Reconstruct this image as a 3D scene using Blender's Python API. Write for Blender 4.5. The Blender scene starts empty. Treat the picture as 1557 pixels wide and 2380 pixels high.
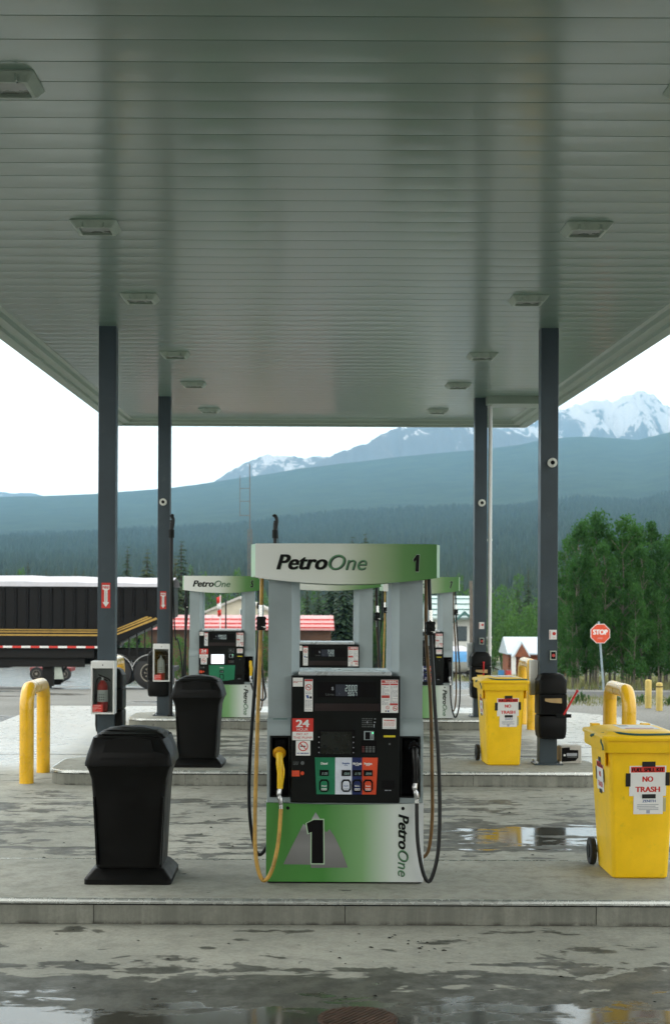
import bpy, math, random
import numpy as np
from mathutils import Vector, Matrix
R = math.radians
random.seed(7); rng = np.random.default_rng(7)
scene = bpy.context.scene
C = scene.collection
# ------------------------------------------------------------ camera / world / light
F = 3300.0; H = 2.14; VX, VY, ROLL = 716.0, 1394.0, 0.0045      # photograph's measured lens data
cam = bpy.data.cameras.new('camera'); camo = bpy.data.objects.new('camera', cam); C.objects.link(camo)
camo.location = (0, 0, H); camo.rotation_euler = (R(90), -ROLL, 0)
cam.sensor_fit = 'VERTICAL'; cam.sensor_height = 36; cam.sensor_width = 36 * 669 / 1024; cam.lens = F / 2380 * 36
cam.shift_x = (778.5 - VX) / 2380; cam.shift_y = (VY - 1190) / 2380
cam.clip_start = .1; cam.clip_end = 40000
cam.dof.use_dof = True; cam.dof.focus_distance = 10.2; cam.dof.aperture_fstop = 4.5
scene.camera = camo
scene.render.resolution_x = 669; scene.render.resolution_y = 1024
SUN_EL, SUN_AZ = R(42), R(-60)          # azimuth measured from +Y towards +X
w = bpy.data.worlds.new('World'); scene.world = w; w.use_nodes = True
nt = w.node_tree; nt.nodes.clear()
out = nt.nodes.new('ShaderNodeOutputWorld'); bg = nt.nodes.new('ShaderNodeBackground')
sky = nt.nodes.new('ShaderNodeTexSky'); sky.sky_type = 'NISHITA'; sky.sun_disc = False
sky.sun_elevation = SUN_EL; sky.sun_rotation = SUN_AZ; sky.air_density = 1.0; sky.dust_density = 2.0
tc = nt.nodes.new('ShaderNodeTexCoord'); mp = nt.nodes.new('ShaderNodeMapping'); mp.inputs['Scale'].default_value = (1, 1, 3.5)
nz = nt.nodes.new('ShaderNodeTexNoise'); nz.inputs['Scale'].default_value = 2.2; nz.inputs['Detail'].default_value = 6; nz.inputs['Roughness'].default_value = .55
rp = nt.nodes.new('ShaderNodeValToRGB'); rp.color_ramp.elements[0].position = .32; rp.color_ramp.elements[1].position = .62
rp.color_ramp.elements[0].color = (12.6, 12.5, 11.8, 1); rp.color_ramp.elements[1].color = (16.2, 15.9, 14.2, 1)
mx = nt.nodes.new('ShaderNodeMix'); mx.data_type = 'RGBA'; mx.inputs[0].default_value = .86
L = nt.links.new
L(tc.outputs['Generated'], mp.inputs[0]); L(mp.outputs[0], nz.inputs['Vector']); L(nz.outputs['Fac'], rp.inputs[0])
L(sky.outputs[0], mx.inputs[6]); L(rp.outputs[0], mx.inputs[7]); L(mx.outputs[2], bg.inputs[0]); L(bg.outputs[0], out.inputs[0])
bg.inputs[1].default_value = .15
sun = bpy.data.lights.new('sun', 'SUN'); sun.energy = 0.9; sun.angle = R(25); sun.color = (1, .96, .9)
suno = bpy.data.objects.new('sun', sun); C.objects.link(suno)
sd = Vector((math.sin(SUN_AZ) * math.cos(SUN_EL), math.cos(SUN_AZ) * math.cos(SUN_EL), math.sin(SUN_EL)))
suno.rotation_euler = sd.to_track_quat('Z', 'Y').to_euler(); suno.location = (0, 0, 50)
scene.view_settings.view_transform = 'Standard'; scene.view_settings.look = 'None'
scene.view_settings.exposure = 0.08; scene.view_settings.gamma = 1
scene.cycles.max_bounces = 8; scene.cycles.volume_bounces = 2; scene.cycles.transparent_max_bounces = 12
scene.cycles.volume_step_rate = 1

# ------------------------------------------------------------ materials
MATS = {}
def nodes(name):
    m = bpy.data.materials.new(name); m.use_nodes = True
    t = m.node_tree; b = t.nodes['Principled BSDF']; MATS[name] = m
    return m, t, b
def mk(t, kind, **kw):
    n = t.nodes.new(kind)
    for k, v in kw.items(): setattr(n, k, v)
    return n
def mth(t, op, a, b=None, c=None, clamp=False):
    n = t.nodes.new('ShaderNodeMath'); n.operation = op; n.use_clamp = clamp
    for i, x in enumerate((a, b, c)):
        if x is None: continue
        if isinstance(x, (int, float)): n.inputs[i].default_value = x
        else: t.links.new(x, n.inputs[i])
    return n.outputs[0]
def noise(t, vec, scale, detail=4, rough=.5, dist=0):
    n = t.nodes.new('ShaderNodeTexNoise'); n.inputs['Scale'].default_value = scale; n.inputs['Detail'].default_value = detail
    n.inputs['Roughness'].default_value = rough; n.inputs['Distortion'].default_value = dist
    if vec is not None: t.links.new(vec, n.inputs['Vector'])
    return n.outputs['Fac']
def maprange(t, v, a, b, c=0., d=1., smooth=True):
    n = t.nodes.new('ShaderNodeMapRange'); n.interpolation_type = 'SMOOTHSTEP' if smooth else 'LINEAR'
    t.links.new(v, n.inputs[0])
    for i, x in zip((1, 2, 3, 4), (a, b, c, d)): n.inputs[i].default_value = x
    return n.outputs[0]
def mixc(t, f, a, b):
    n = t.nodes.new('ShaderNodeMix'); n.data_type = 'RGBA'
    if isinstance(f, (int, float)): n.inputs[0].default_value = f
    else: t.links.new(f, n.inputs[0])
    for i, x in ((6, a), (7, b)):
        if isinstance(x, tuple): n.inputs[i].default_value = (*x[:3], 1)
        else: t.links.new(x, n.inputs[i])
    return n.outputs[2]
def bump(t, b, h, strength=.3, dist=.01):
    n = t.nodes.new('ShaderNodeBump'); n.inputs['Strength'].default_value = strength; n.inputs['Distance'].default_value = dist
    t.links.new(h, n.inputs['Height']); t.links.new(n.outputs[0], b.inputs['Normal'])
def pm(name, col, rough=.5, metal=0., var=.12, scale=6., bmp=0., bsc=120., coat=0., dirt=None, emit=0., spec=.5):
    """painted / plastic / metal surface with slight wear"""
    if name in MATS: return MATS[name]
    m, t, b = nodes(name)
    tcn = mk(t, 'ShaderNodeTexCoord'); v = tcn.outputs['Object']
    n1 = noise(t, v, scale, 5, .6)
    d = tuple(c * (1 - var) for c in col); u = tuple(min(1, c * (1 + var)) for c in col)
    c = mixc(t, maprange(t, n1, .3, .7), d, u)
    if dirt:
        n2 = noise(t, v, scale * 2.7, 6, .7)
        c = mixc(t, maprange(t, n2, .56, .74, 0, dirt[1]), c, dirt[0])
    t.links.new(c, b.inputs['Base Color'])
    t.links.new(maprange(t, n1, .3, .7, max(0, rough - .06), min(1, rough + .08)), b.inputs['Roughness'])
    b.inputs['Metallic'].default_value = metal; b.inputs['Specular IOR Level'].default_value = spec; b.inputs['Coat Weight'].default_value = coat
    if bmp: bump(t, b, noise(t, v, bsc, 3), bmp, .003)
    if emit:
        b.inputs['Emission Color'].default_value = (*col, 1); b.inputs['Emission Strength'].default_value = emit
    return m
white = pm('white_paint', (.72, .73, .72), .45, var=.05, dirt=((.4, .4, .37), .3))
paper = pm('paper', (.78, .78, .77), .6, var=.03)
silver = pm('silver_paint', (.36, .425, .445), .38, metal=.35, var=.06, scale=3, bmp=.08, bsc=300)
silver_hi = pm('silver_trim', (.62, .66, .68), .3, metal=.4, var=.05)
blackp = pm('black_plastic', (.004, .005, .0045), .5, spec=.2, var=.25, scale=3, bmp=.1, bsc=250)
binblack = pm('bin_plastic', (.0022, .002, .0018), .45, spec=.2, var=.3, scale=4, bmp=.25, bsc=160, dirt=((.007, .0065, .006), .35))
hollow = pm('recess_black', (.004, .0035, .004), .7, spec=.15)
rubber = pm('rubber', (.014, .014, .015), .65, var=.3)
hoseblack = pm('hose_black', (.004, .0045, .005), .38, spec=.35, var=.3)
hoseyel = pm('hose_ochre', (.43, .25, .045), .4, var=.25, scale=9, dirt=((.12, .07, .02), .7))
hosebrown = pm('hose_brown', (.13, .065, .016), .4, var=.4, scale=5, dirt=((.03, .02, .01), .8))
nozyel = pm('nozzle_yellow', (.80, .50, .01), .4, var=.1)
nozamb = pm('guard_amber', (.62, .30, .01), .35, var=.1)
metal = pm('bare_metal', (.55, .56, .57), .3, metal=.9)
chrome = pm('ferrule', (.75, .75, .74), .22, metal=.9)
post_m = pm('post_paint', (.038, .056, .070), .42, var=.12, scale=2, bmp=.06, bsc=200, dirt=((.10, .12, .12), .25))
yel = pm('safety_yellow', (.82, .46, .008), .3, coat=.6, var=.09, scale=5, dirt=((.33, .24, .06), .55))
binyel = pm('bin_yellow', (.94, .58, .003), .42, var=.07, scale=4, bmp=.15, bsc=200, dirt=((.50, .40, .03), .45))
red = pm('red_print', (.60, .035, .025), .5, var=.05)
txtblack = pm('print_black', (.005, .005, .005), .5, spec=.2)
txtgrey = pm('print_grey', (.36, .38, .42), .6)
txtdim = pm('print_dim', (.10, .11, .11), .6)
txtgreen = pm('print_green', (.10, .26, .13), .5)
txtblue = pm('print_blue', (.05, .10, .3), .5)
tape = pm('black_tape', (.008, .008, .008), .5)
lcd = pm('lcd_glass', (.035, .04, .055), .2)
digit = pm('lcd_digit', (.50, .60, .58), .4, emit=.25)
digit_s = pm('price_digit', (.40, .55, .52), .4, emit=.2)
gGreen = pm('grade_green', (.012, .18, .085), .4); gWhite = pm('grade_white', (.62, .66, .76), .4)
gNavy = pm('grade_navy', (.012, .022, .10), .4); gRed = pm('grade_red', (.66, .07, .022), .4)
teal = pm('tag_teal', (.03, .14, .12), .45); yelprint = pm('tag_yellow', (.6, .5, .02), .5)
screen = pm('screen_dark', (.012, .014, .011), .25)
screen_on = pm('screen_lit', (.85, .88, .95), .3, emit=.9)
led = pm('led_green', (.1, .9, .4), .3, emit=2)
brown = pm('towel_brown', (.40, .27, .12), .8)
redh = pm('red_handle', (.62, .02, .02), .4)
strapb = pm('strap_teal', (.02, .09, .10), .6)
trimw = pm('soffit_trim', (.26, .33, .27), .4, var=.06, scale=1, dirt=((.25, .26, .22), .35))
trailerblk = pm('trailer_black', (.0035, .0035, .004), .35, spec=.22, var=.3, dirt=((.014, .013, .011), .5))
gold = pm('stripe_gold', (.42, .26, .05), .45, dirt=((.15, .1, .03), .5))
tarp = pm('tarp_white', (.50, .50, .55), .6, var=.05)
chassis = pm('chassis_dark', (.009, .0085, .008), .6, spec=.25, dirt=((.03, .026, .02), .6))
woodp = pm('pole_wood', (.14, .12, .10), .9, var=.25)
bark = pm('bark_grey', (.13, .12, .095), .9, var=.35, scale=9)
barkdark = pm('bark_dark', (.06, .045, .035), .9, var=.3, scale=9)
rail_steel = pm('kerb_steel', (.50, .52, .50), .25, metal=.7, var=.1, scale=12, dirt=((.2, .17, .13), .15))

def gradmat(name, stops, axis=0, rough=.35, curve=None):
    m, t, b = nodes(name)
    tcn = mk(t, 'ShaderNodeTexCoord'); s = mk(t, 'ShaderNodeSeparateXYZ'); t.links.new(tcn.outputs['Object'], s.inputs[0])
    rr = mk(t, 'ShaderNodeValToRGB'); e = rr.color_ramp.elements
    lo, hi = stops[0][0], stops[-1][0]
    v = maprange(t, s.outputs[axis], lo, hi, 0, 1, False)
    if curve:   # slight diagonal drift of the printed fade
        v = mth(t, 'ADD', v, mth(t, 'MULTIPLY', s.outputs[2], curve), clamp=True)
    t.links.new(v, rr.inputs[0])
    while len(e) > 1: e.remove(e[-1])
    e[0].position = 0; e[0].color = (*stops[0][1], 1)
    for p, c in stops[1:]:
        k = e.new((p - lo) / (hi - lo)); k.color = (*c, 1)
    t.links.new(rr.outputs[0], b.inputs['Base Color']); b.inputs['Roughness'].default_value = rough
    return m
GRN = (.045, .20, .035); PAL = (.78, .80, .77); MID = (.30, .40, .24)
hdr_m = gradmat('header_print', [(-.62, PAL), (-.05, (.72, .76, .69)), (.18, (.37, .46, .30)), (.40, (.11, .26, .08)), (.64, (.035, .17, .022))], 0)
low_m = gradmat('skirt_print', [(-.55, (.07, .24, .05)), (-.15, (.06, .23, .045)), (.12, (.20, .38, .17)), (.34, (.60, .66, .62)), (.55, (.66, .69, .71))], 0)
end_m = pm('header_end', (.36, .52, .33), .4)
mtn_m = gradmat('mountain_print', [(.12, (.16, .16, .16)), (.26, (.22, .22, .22)), (.36, (.17, .17, .17)), (.44, (.40, .40, .42)), (.52, (.12, .13, .13))], 2)

def glassmat():
    m, t, b = nodes('clear_pane')
    o = t.nodes['Material Output']
    tr = mk(t, 'ShaderNodeBsdfTransparent'); gl = mk(t, 'ShaderNodeBsdfGlossy'); gl.inputs['Roughness'].default_value = .08
    fr = mk(t, 'ShaderNodeFresnel'); fr.inputs[0].default_value = 1.45; ms = mk(t, 'ShaderNodeMixShader')
    tr.inputs[0].default_value = (.9, .93, .92, 1)
    t.links.new(fr.outputs[0], ms.inputs[0]); t.links.new(tr.outputs[0], ms.inputs[1]); t.links.new(gl.outputs[0], ms.inputs[2]); t.links.new(ms.outputs[0], o.inputs[0])
    return m
clear = glassmat()

# concrete with wet patches and puddles
def concrete(name, island=False, face=False):
    m, t, b = nodes(name)
    g = mk(t, 'ShaderNodeNewGeometry'); P = g.outputs['Position']
    s = mk(t, 'ShaderNodeSeparateXYZ'); t.links.new(P, s.inputs[0]); X, Y = s.outputs[0], s.outputs[1]
    big = noise(t, P, .55, 5, .6); fine = noise(t, P, 38, 4, .7); mid = noise(t, P, 5.5, 6, .68)
    c = mixc(t, maprange(t, big, .3, .7), (.27, .275, .235), (.40, .40, .345))
    c = mixc(t, maprange(t, mid, .42, .72, 0, .65), c, (.21, .21, .18))
    c = mixc(t, maprange(t, fine, .35, .75, 0, .45), c, (.17, .17, .15))
    spots = noise(t, P, 9, 2, .5)
    c = mixc(t, maprange(t, spots, .735, .76, 0, .8), c, (.04, .04, .038))
    rough = maprange(t, mid, .3, .7, .62, .85)
    if face:
        sm = mk(t, 'ShaderNodeMapping'); sm.inputs['Scale'].default_value = (7, 7, .7); t.links.new(P, sm.inputs[0])
        c = mixc(t, maprange(t, noise(t, sm.outputs[0], 1, 5, .7), .3, .7, .35, .8), c, (.12, .125, .108))
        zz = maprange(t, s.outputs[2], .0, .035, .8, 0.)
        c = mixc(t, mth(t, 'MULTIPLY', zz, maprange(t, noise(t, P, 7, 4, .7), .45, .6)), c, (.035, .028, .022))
    elif not island:
        mp2 = mk(t, 'ShaderNodeMapping'); mp2.inputs['Scale'].default_value = (.8, 1.5, 1); t.links.new(P, mp2.inputs[0]); Q = mp2.outputs[0]
        n = noise(t, Q, 2.1, 6, .6, .5); n2 = noise(t, Q, .42, 3, .5)
        nn = mth(t, 'ADD', mth(t, 'ADD', mth(t, 'MULTIPLY', n, .6), mth(t, 'MULTIPLY', n2, .15)), mth(t, 'MULTIPLY', noise(t, Q, 5.5, 3, .5, .6), .25))
        # threshold lowered where more of the slab is wet
        def band(v, a, b_, w): return mth(t, 'MULTIPLY', maprange(t, v, a - w, a + w), maprange(t, v, b_ - w, b_ + w, 1, 0))
        near = mth(t, 'MULTIPLY', maprange(t, Y, 7.3, 8.5, .25, .035, False), maprange(t, mth(t, 'ADD', Y, mth(t, 'MULTIPLY', noise(t, P, 2.6, 4, .6), .5)), 8.52, 8.62, 1, 0))                                   # gutter in front of the first island
        gap1 = mth(t, 'MULTIPLY', band(Y, 11.9, 15.4, .4), .05)
        rightp = mth(t, 'MULTIPLY', mth(t, 'MULTIPLY', band(Y, 12.3, 13.55, .3), maprange(t, X, .6, 1.9)), .145)
        gap2 = mth(t, 'MULTIPLY', band(Y, 18.3, 22.6, .5), .09)
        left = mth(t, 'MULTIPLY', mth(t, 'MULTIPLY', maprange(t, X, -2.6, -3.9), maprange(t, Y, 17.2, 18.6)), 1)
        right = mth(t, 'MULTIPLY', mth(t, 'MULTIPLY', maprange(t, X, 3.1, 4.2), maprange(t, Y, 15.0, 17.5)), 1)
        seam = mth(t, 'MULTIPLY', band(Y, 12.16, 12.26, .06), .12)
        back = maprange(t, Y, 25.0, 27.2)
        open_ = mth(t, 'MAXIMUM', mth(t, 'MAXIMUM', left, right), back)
        tot = near
        for q in (gap1, rightp, gap2, seam, mth(t, 'MULTIPLY', open_, -.07)): tot = mth(t, 'ADD', tot, q)
        val = mth(t, 'ADD', nn, tot)
        damp = mth(t, 'ADD', mth(t, 'MULTIPLY', maprange(t, val, .545, .60), .45), mth(t, 'MULTIPLY', maprange(t, val, .566, .575), .55))
        pud = maprange(t, mth(t, 'ADD', val, mth(t, 'ADD', mth(t, 'MULTIPLY', rightp, .8), maprange(t, Y, 7.2, 7.85, .07, 0))), .745, .80)
        c = mixc(t, mth(t, 'MULTIPLY', mth(t, 'MULTIPLY', damp, maprange(t, mid, .3, .7, .86, 1.06)), mth(t, 'SUBTRACT', .86, mth(t, 'MULTIPLY', open_, .5))), c, (.036, .038, .030))
        c = mixc(t, mth(t, 'MULTIPLY', pud, .6), c, (.045, .044, .035))
        rough = mth(t, 'MULTIPLY', rough, mth(t, 'SUBTRACT', 1, mth(t, 'MULTIPLY', damp, .28)))
        rough = mth(t, 'MULTIPLY', rough, mth(t, 'SUBTRACT', 1, mth(t, 'MULTIPLY', pud, .82)))
        rough = mth(t, 'MULTIPLY', rough, mth(t, 'SUBTRACT', 1, mth(t, 'MULTIPLY', open_, .60)))
        c = mixc(t, mth(t, 'MULTIPLY', mth(t, 'MULTIPLY', open_, .7), maprange(t, big, .35, .6, .75, 1)), c, (.56, .56, .54))  # outside the canopy, bright sky reflection is painted into the base colour
        t.links.new(mth(t, 'ADD', mth(t, 'SUBTRACT', .42, mth(t, 'MULTIPLY', damp, .14)), mth(t, 'MULTIPLY', mth(t, 'MAXIMUM', open_, pud), .5)), b.inputs['Specular IOR Level'])
        bn = mk(t, 'ShaderNodeBump'); bn.inputs['Distance'].default_value = .004
        t.links.new(mth(t, 'MULTIPLY', mth(t, 'MULTIPLY', mth(t, 'SUBTRACT', 1, pud), mth(t, 'SUBTRACT', 1, mth(t, 'MULTIPLY', open_, .8))), .45), bn.inputs['Strength'])
        t.links.new(mth(t, 'ADD', fine, mid), bn.inputs['Height']); t.links.new(bn.outputs[0], b.inputs['Normal'])
    if island or face: bump(t, b, mth(t, 'ADD', fine, mid), .4, .004)
    t.links.new(c, b.inputs['Base Color']); t.links.new(rough, b.inputs['Roughness'])
    return m
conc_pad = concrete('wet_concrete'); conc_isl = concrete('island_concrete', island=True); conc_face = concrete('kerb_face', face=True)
def asphalt_mat():
    m, t, b = nodes('gravelly_asphalt')
    g = mk(t, 'ShaderNodeNewGeometry'); P = g.outputs['Position']; s = mk(t, 'ShaderNodeSeparateXYZ'); t.links.new(P, s.inputs[0]); Y = s.outputs[1]
    f = noise(t, P, 26, 4, .8); big = noise(t, P, .35, 4, .6)
    c = mixc(t, maprange(t, f, .3, .7), (.10, .10, .095), (.30, .30, .28))
    c = mixc(t, maprange(t, big, .4, .6, 0, .5), c, (.13, .13, .12))
    gn = noise(t, P, 1.3, 6, .7)
    grass = mixc(t, maprange(t, noise(t, P, .5, 5, .6), .35, .65), (.10, .13, .04), (.21, .19, .09))
    gm = mth(t, 'MULTIPLY', maprange(t, mth(t, 'SUBTRACT', Y, maprange(t, s.outputs[0], -2, 3, 95, 0)), 66, 72), maprange(t, gn, .35, .55, .6, 1))
    c = mixc(t, gm, c, grass)
    wet = mth(t, 'MULTIPLY', maprange(t, mth(t, 'ADD', noise(t, P, .22, 4, .6), maprange(t, Y, 45, 52, 0, .25)), .52, .62), maprange(t, Y, 150, 165, 1, 0))
    t.links.new(mixc(t, mth(t, 'MULTIPLY', wet, .5), c, (.07, .07, .068)), b.inputs['Base Color'])
    t.links.new(mth(t, 'SUBTRACT', .85, mth(t, 'MULTIPLY', wet, .66)), b.inputs['Roughness'])
    bump(t, b, f, .5, .01)
    return m
asph = asphalt_mat()
def roadmat():
    m, t, b = nodes('road_asphalt'); g = mk(t, 'ShaderNodeNewGeometry'); P = g.outputs['Position']
    f = noise(t, P, 30, 4, .8)
    t.links.new(mixc(t, maprange(t, f, .3, .7), (.035, .037, .038), (.085, .087, .088)), b.inputs['Base Color'])
    b.inputs['Roughness'].default_value = .7; bump(t, b, f, .5, .01); return m
roadm = roadmat()
def soffit_mat():
    m, t, b = nodes('soffit_panel')
    g = mk(t, 'ShaderNodeNewGeometry'); P = g.outputs['Position']
    ma = mk(t, 'ShaderNodeMapping'); ma.inputs['Scale'].default_value = (.35, 2.9, 1); t.links.new(P, ma.inputs[0])
    n = noise(t, ma.outputs[0], 1.0, 4, .6)
    c = mixc(t, maprange(t, n, .3, .7), (.13, .212, .168), (.15, .232, .188))
    t.links.new(c, b.inputs['Base Color'])
    t.links.new(maprange(t, n, .3, .7, .42, .45), b.inputs['Roughness'])
    b.inputs['Coat Weight'].default_value = .6; b.inputs['Coat Roughness'].default_value = .15; b.inputs['Coat IOR'].default_value = 1.55
    return m
soffm = soffit_mat()
def leafmat(name, a, bb, trans=.25):
    m, t, b = nodes(name)
    g = mk(t, 'ShaderNodeNewGeometry'); n = noise(t, g.outputs['Position'], .9, 4, .6)
    r2 = g.outputs['Random Per Island']; oi = mk(t, 'ShaderNodeObjectInfo')
    v = mth(t, 'ADD', mth(t, 'ADD', mth(t, 'MULTIPLY', n, .6), mth(t, 'MULTIPLY', r2, .4)), mth(t, 'MULTIPLY', mth(t, 'SUBTRACT', oi.outputs['Random'], .5), .3))
    t.links.new(mixc(t, maprange(t, v, .3, .7), a, bb), b.inputs['Base Color'])
    b.inputs['Roughness'].default_value = .6; b.inputs['Specular IOR Level'].default_value = .25
    b.inputs['Transmission Weight'].default_value = 0
    b.inputs['Subsurface Weight'].default_value = 0
    tl = mk(t, 'ShaderNodeBsdfTranslucent'); tl.inputs[0].default_value = (*[x * 1.6 for x in bb], 1)
    ms = mk(t, 'ShaderNodeMixShader'); ms.inputs[0].default_value = trans
    o = t.nodes['Material Output']; t.links.new(b.outputs[0], ms.inputs[1]); t.links.new(tl.outputs[0], ms.inputs[2]); t.links.new(ms.outputs[0], o.inputs[0])
    return m
aspenleaf = leafmat('aspen_leaf', (.010, .048, .011), (.044, .128, .025), .35)
bushleaf = leafmat('willow_leaf', (.020, .070, .015), (.065, .15, .03), .3)
needles = leafmat('spruce_needle', (.014, .034, .018), (.038, .075, .034), .1)
needles2 = leafmat('spruce_needle_olive', (.025, .045, .018), (.06, .085, .035), .1)
grassm = leafmat('grass_blade', (.07, .11, .035), (.22, .21, .09), .3)
def forestmat():
    m, t, b = nodes('forest_slope')
    g = mk(t, 'ShaderNodeNewGeometry'); P = g.outputs['Position']
    n = noise(t, P, .012, 6, .65); n2 = noise(t, P, .12, 4, .75)
    c = mixc(t, maprange(t, n, .35, .65), (.016, .034, .022), (.04, .07, .034))
    c = mixc(t, maprange(t, n2, .35, .7, 0, .75), c, (.013, .028, .018))
    t.links.new(c, b.inputs['Base Color']); b.inputs['Roughness'].default_value = .95; b.inputs['Specular IOR Level'].default_value = .1
    bump(t, b, n2, 1, 8); return m
forestm = forestmat()
def snowmat(name, amount, tilt):
    m, t, b = nodes(name)
    g = mk(t, 'ShaderNodeNewGeometry'); P = g.outputs['Position']
    s = mk(t, 'ShaderNodeSeparateXYZ'); t.links.new(P, s.inputs[0])
    ma = mk(t, 'ShaderNodeMapping'); ma.inputs['Rotation'].default_value = (0, tilt, 0); ma.inputs['Scale'].default_value = (.015, .006, .0038)
    t.links.new(P, ma.inputs[0])
    n = noise(t, ma.outputs[0], 1.0, 7, .68, .6); n3 = noise(t, P, .005, 5, .6)
    hh = maprange(t, s.outputs[2], 330, 1080, -.16, .12, False)
    v = mth(t, 'ADD', mth(t, 'ADD', mth(t, 'MULTIPLY', n, .75), mth(t, 'MULTIPLY', n3, .25)), hh)
    rock = mixc(t, n3, (.05, .05, .06), (.10, .09, .10))
    f = maprange(t, v, amount - .02, amount + .03)
    t.links.new(mixc(t, f, rock, (.47, .45, .46)), b.inputs['Base Color']); b.inputs['Roughness'].default_value = .85
    return m

# ------------------------------------------------------------ mesh helpers
TXT = {}
def glyphs(s, bold=0., shear=0.):
    k = (s, bold, shear)
    if k in TXT: return TXT[k]
    cu = bpy.data.curves.new('t', 'FONT'); cu.body = s; cu.size = 1; cu.offset = bold; cu.shear = shear; cu.resolution_u = 4
    o = bpy.data.objects.new('t', cu); C.objects.link(o)
    dg = bpy.context.evaluated_depsgraph_get(); me = bpy.data.meshes.new_from_object(o.evaluated_get(dg))
    v = [(a.co.x, a.co.y) for a in me.vertices]; f = [tuple(p.vertices) for p in me.polygons]
    bpy.data.objects.remove(o); bpy.data.curves.remove(cu); bpy.data.meshes.remove(me)
    xs = [a[0] for a in v]; ys = [a[1] for a in v]; x0, x1, y0, y1 = min(xs), max(xs), min(ys), max(ys)
    v = [((a[0] - x0) / (x1 - x0), (a[1] - y0) / (y1 - y0)) for a in v]
    TXT[k] = (v, f); return TXT[k]
class MB:
    def __init__(s): s.v = []; s.f = []; s.m = []
    def add(s, vs, fs, m):
        o = len(s.v); s.v += [tuple(x) for x in vs]; s.f += [tuple(i + o for i in f) for f in fs]; s.m += [m] * len(fs); return s
    def box(s, x0, x1, y0, y1, z0, z1, m):
        return s.add([(x0, y0, z0), (x1, y0, z0), (x1, y1, z0), (x0, y1, z0), (x0, y0, z1), (x1, y0, z1), (x1, y1, z1), (x0, y1, z1)],
                     [(3, 2, 1, 0), (4, 5, 6, 7), (0, 1, 5, 4), (1, 2, 6, 5), (2, 3, 7, 6), (3, 0, 4, 7)], m)
    def prism(s, pts, a, b, m, axis='y'):
        """pts in (x,z) for axis y, (y,z) for axis x, (x,y) for axis z"""
        n = len(pts)
        def p3(p, t): return (p[0], t, p[1]) if axis == 'y' else ((t, p[0], p[1]) if axis == 'x' else (p[0], p[1], t))
        vs = [p3(p, a) for p in pts] + [p3(p, b) for p in pts]
        fs = [tuple(range(n)), tuple(range(2 * n - 1, n - 1, -1))] + [(i, i + n, (i + 1) % n + n, (i + 1) % n) for i in range(n)]
        return s.add(vs, fs, m)
    def quad(s, a, b, c, d, m): return s.add([a, b, c, d], [(0, 1, 2, 3)], m)
    def rect(s, x0, x1, z0, z1, y, m): return s.quad((x0, y, z0), (x1, y, z0), (x1, y, z1), (x0, y, z1), m)
    def loft(s, rings, m, cap=True):
        n = len(rings[0]); vs = [p for r in rings for p in r]; fs = []
        for k in range(len(rings) - 1):
            for i in range(n): fs.append((k * n + i, k * n + (i + 1) % n, (k + 1) * n + (i + 1) % n, (k + 1) * n + i))
        if cap: fs += [tuple(range(n - 1, -1, -1)), tuple((len(rings) - 1) * n + i for i in range(n))]
        return s.add(vs, fs, m)
    def tube(s, pts, r, m, seg=10, smooth=True, cap=True):
        pts = [Vector(p) for p in pts]
        if smooth and len(pts) > 2:
            q = []
            P = [pts[0]] + pts + [pts[-1]]
            for i in range(1, len(P) - 2):
                for k in range(5):
                    t = k / 5; a, b, c, d = P[i - 1], P[i], P[i + 1], P[i + 2]
                    q.append(.5 * ((2 * b) + (c - a) * t + (2 * a - 5 * b + 4 * c - d) * t * t + (3 * b - a - 3 * c + d) * t ** 3))
            pts = q + [pts[-1]]
        rr = r if isinstance(r, (list, tuple)) else [r] * len(pts)
        if len(rr) != len(pts): rr = [rr[min(len(rr) - 1, int(i * len(rr) / len(pts)))] for i in range(len(pts))]
        rings = []; up = Vector((0, 1, 0)); d0 = (pts[1] - pts[0]).normalized()
        if abs(d0.dot(up)) > .9: up = Vector((0, 0, 1))
        nrm = (up - d0 * up.dot(d0)).normalized()
        for i, p in enumerate(pts):
            d = (pts[min(i + 1, len(pts) - 1)] - pts[max(i - 1, 0)]).normalized()
            nrm = (nrm - d * nrm.dot(d)).normalized(); bn = d.cross(nrm)
            rings.append([tuple(p + (nrm * math.cos(a) + bn * math.sin(a)) * rr[i]) for a in [2 * math.pi * k / seg for k in range(seg)]])
        return s.loft(rings, m, cap)
    def cyl(s, c, r, h, m, axis='z', seg=20, r2=None):
        d = {'x': Vector((1, 0, 0)), 'y': Vector((0, 1, 0)), 'z': Vector((0, 0, 1))}[axis]
        return s.tube([Vector(c), Vector(c) + d * h], [r, r if r2 is None else r2], m, seg, False)
    def disc(s, x, z, y, r, m, seg=20, r0=0, rz=None):
        rz = rz or r
        a = [2 * math.pi * k / seg for k in range(seg)]
        if r0:
            vs = [(x + r * math.cos(t), y, z + r * math.sin(t)) for t in a] + [(x + r0 * math.cos(t), y, z + r0 * math.sin(t)) for t in a]
            return s.add(vs, [(i, (i + 1) % seg, (i + 1) % seg + seg, i + seg) for i in range(seg)], m)
        return s.add([(x + r * math.cos(t), y, z + rz * math.sin(t)) for t in a], [tuple(range(seg))], m)
    def text(s, txt, O, U, V, m, bold=0., shear=0.):
        v, f = glyphs(txt, min(bold, .012), shear); O, U, V = Vector(O), Vector(U), Vector(V)
        if bold > .012:
            N = U.cross(V).normalized(); asp = V.length * bold * 1.1
            for k, q in enumerate((-1, -.33, .33)): s.add([O + U * a + V * b + U.normalized() * asp * q + N * (k * .00005 - .0002) for a, b in v], f, m)
            O = O + U.normalized() * asp
        return s.add([O + U * a + V * b for a, b in v], f, m)
    def txt(s, t, x0, x1, z0, z1, y, m, bold=0., shear=0.): return s.text(t, (x0, y, z0), (x1 - x0, 0, 0), (0, 0, z1 - z0), m, bold, shear)
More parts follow.
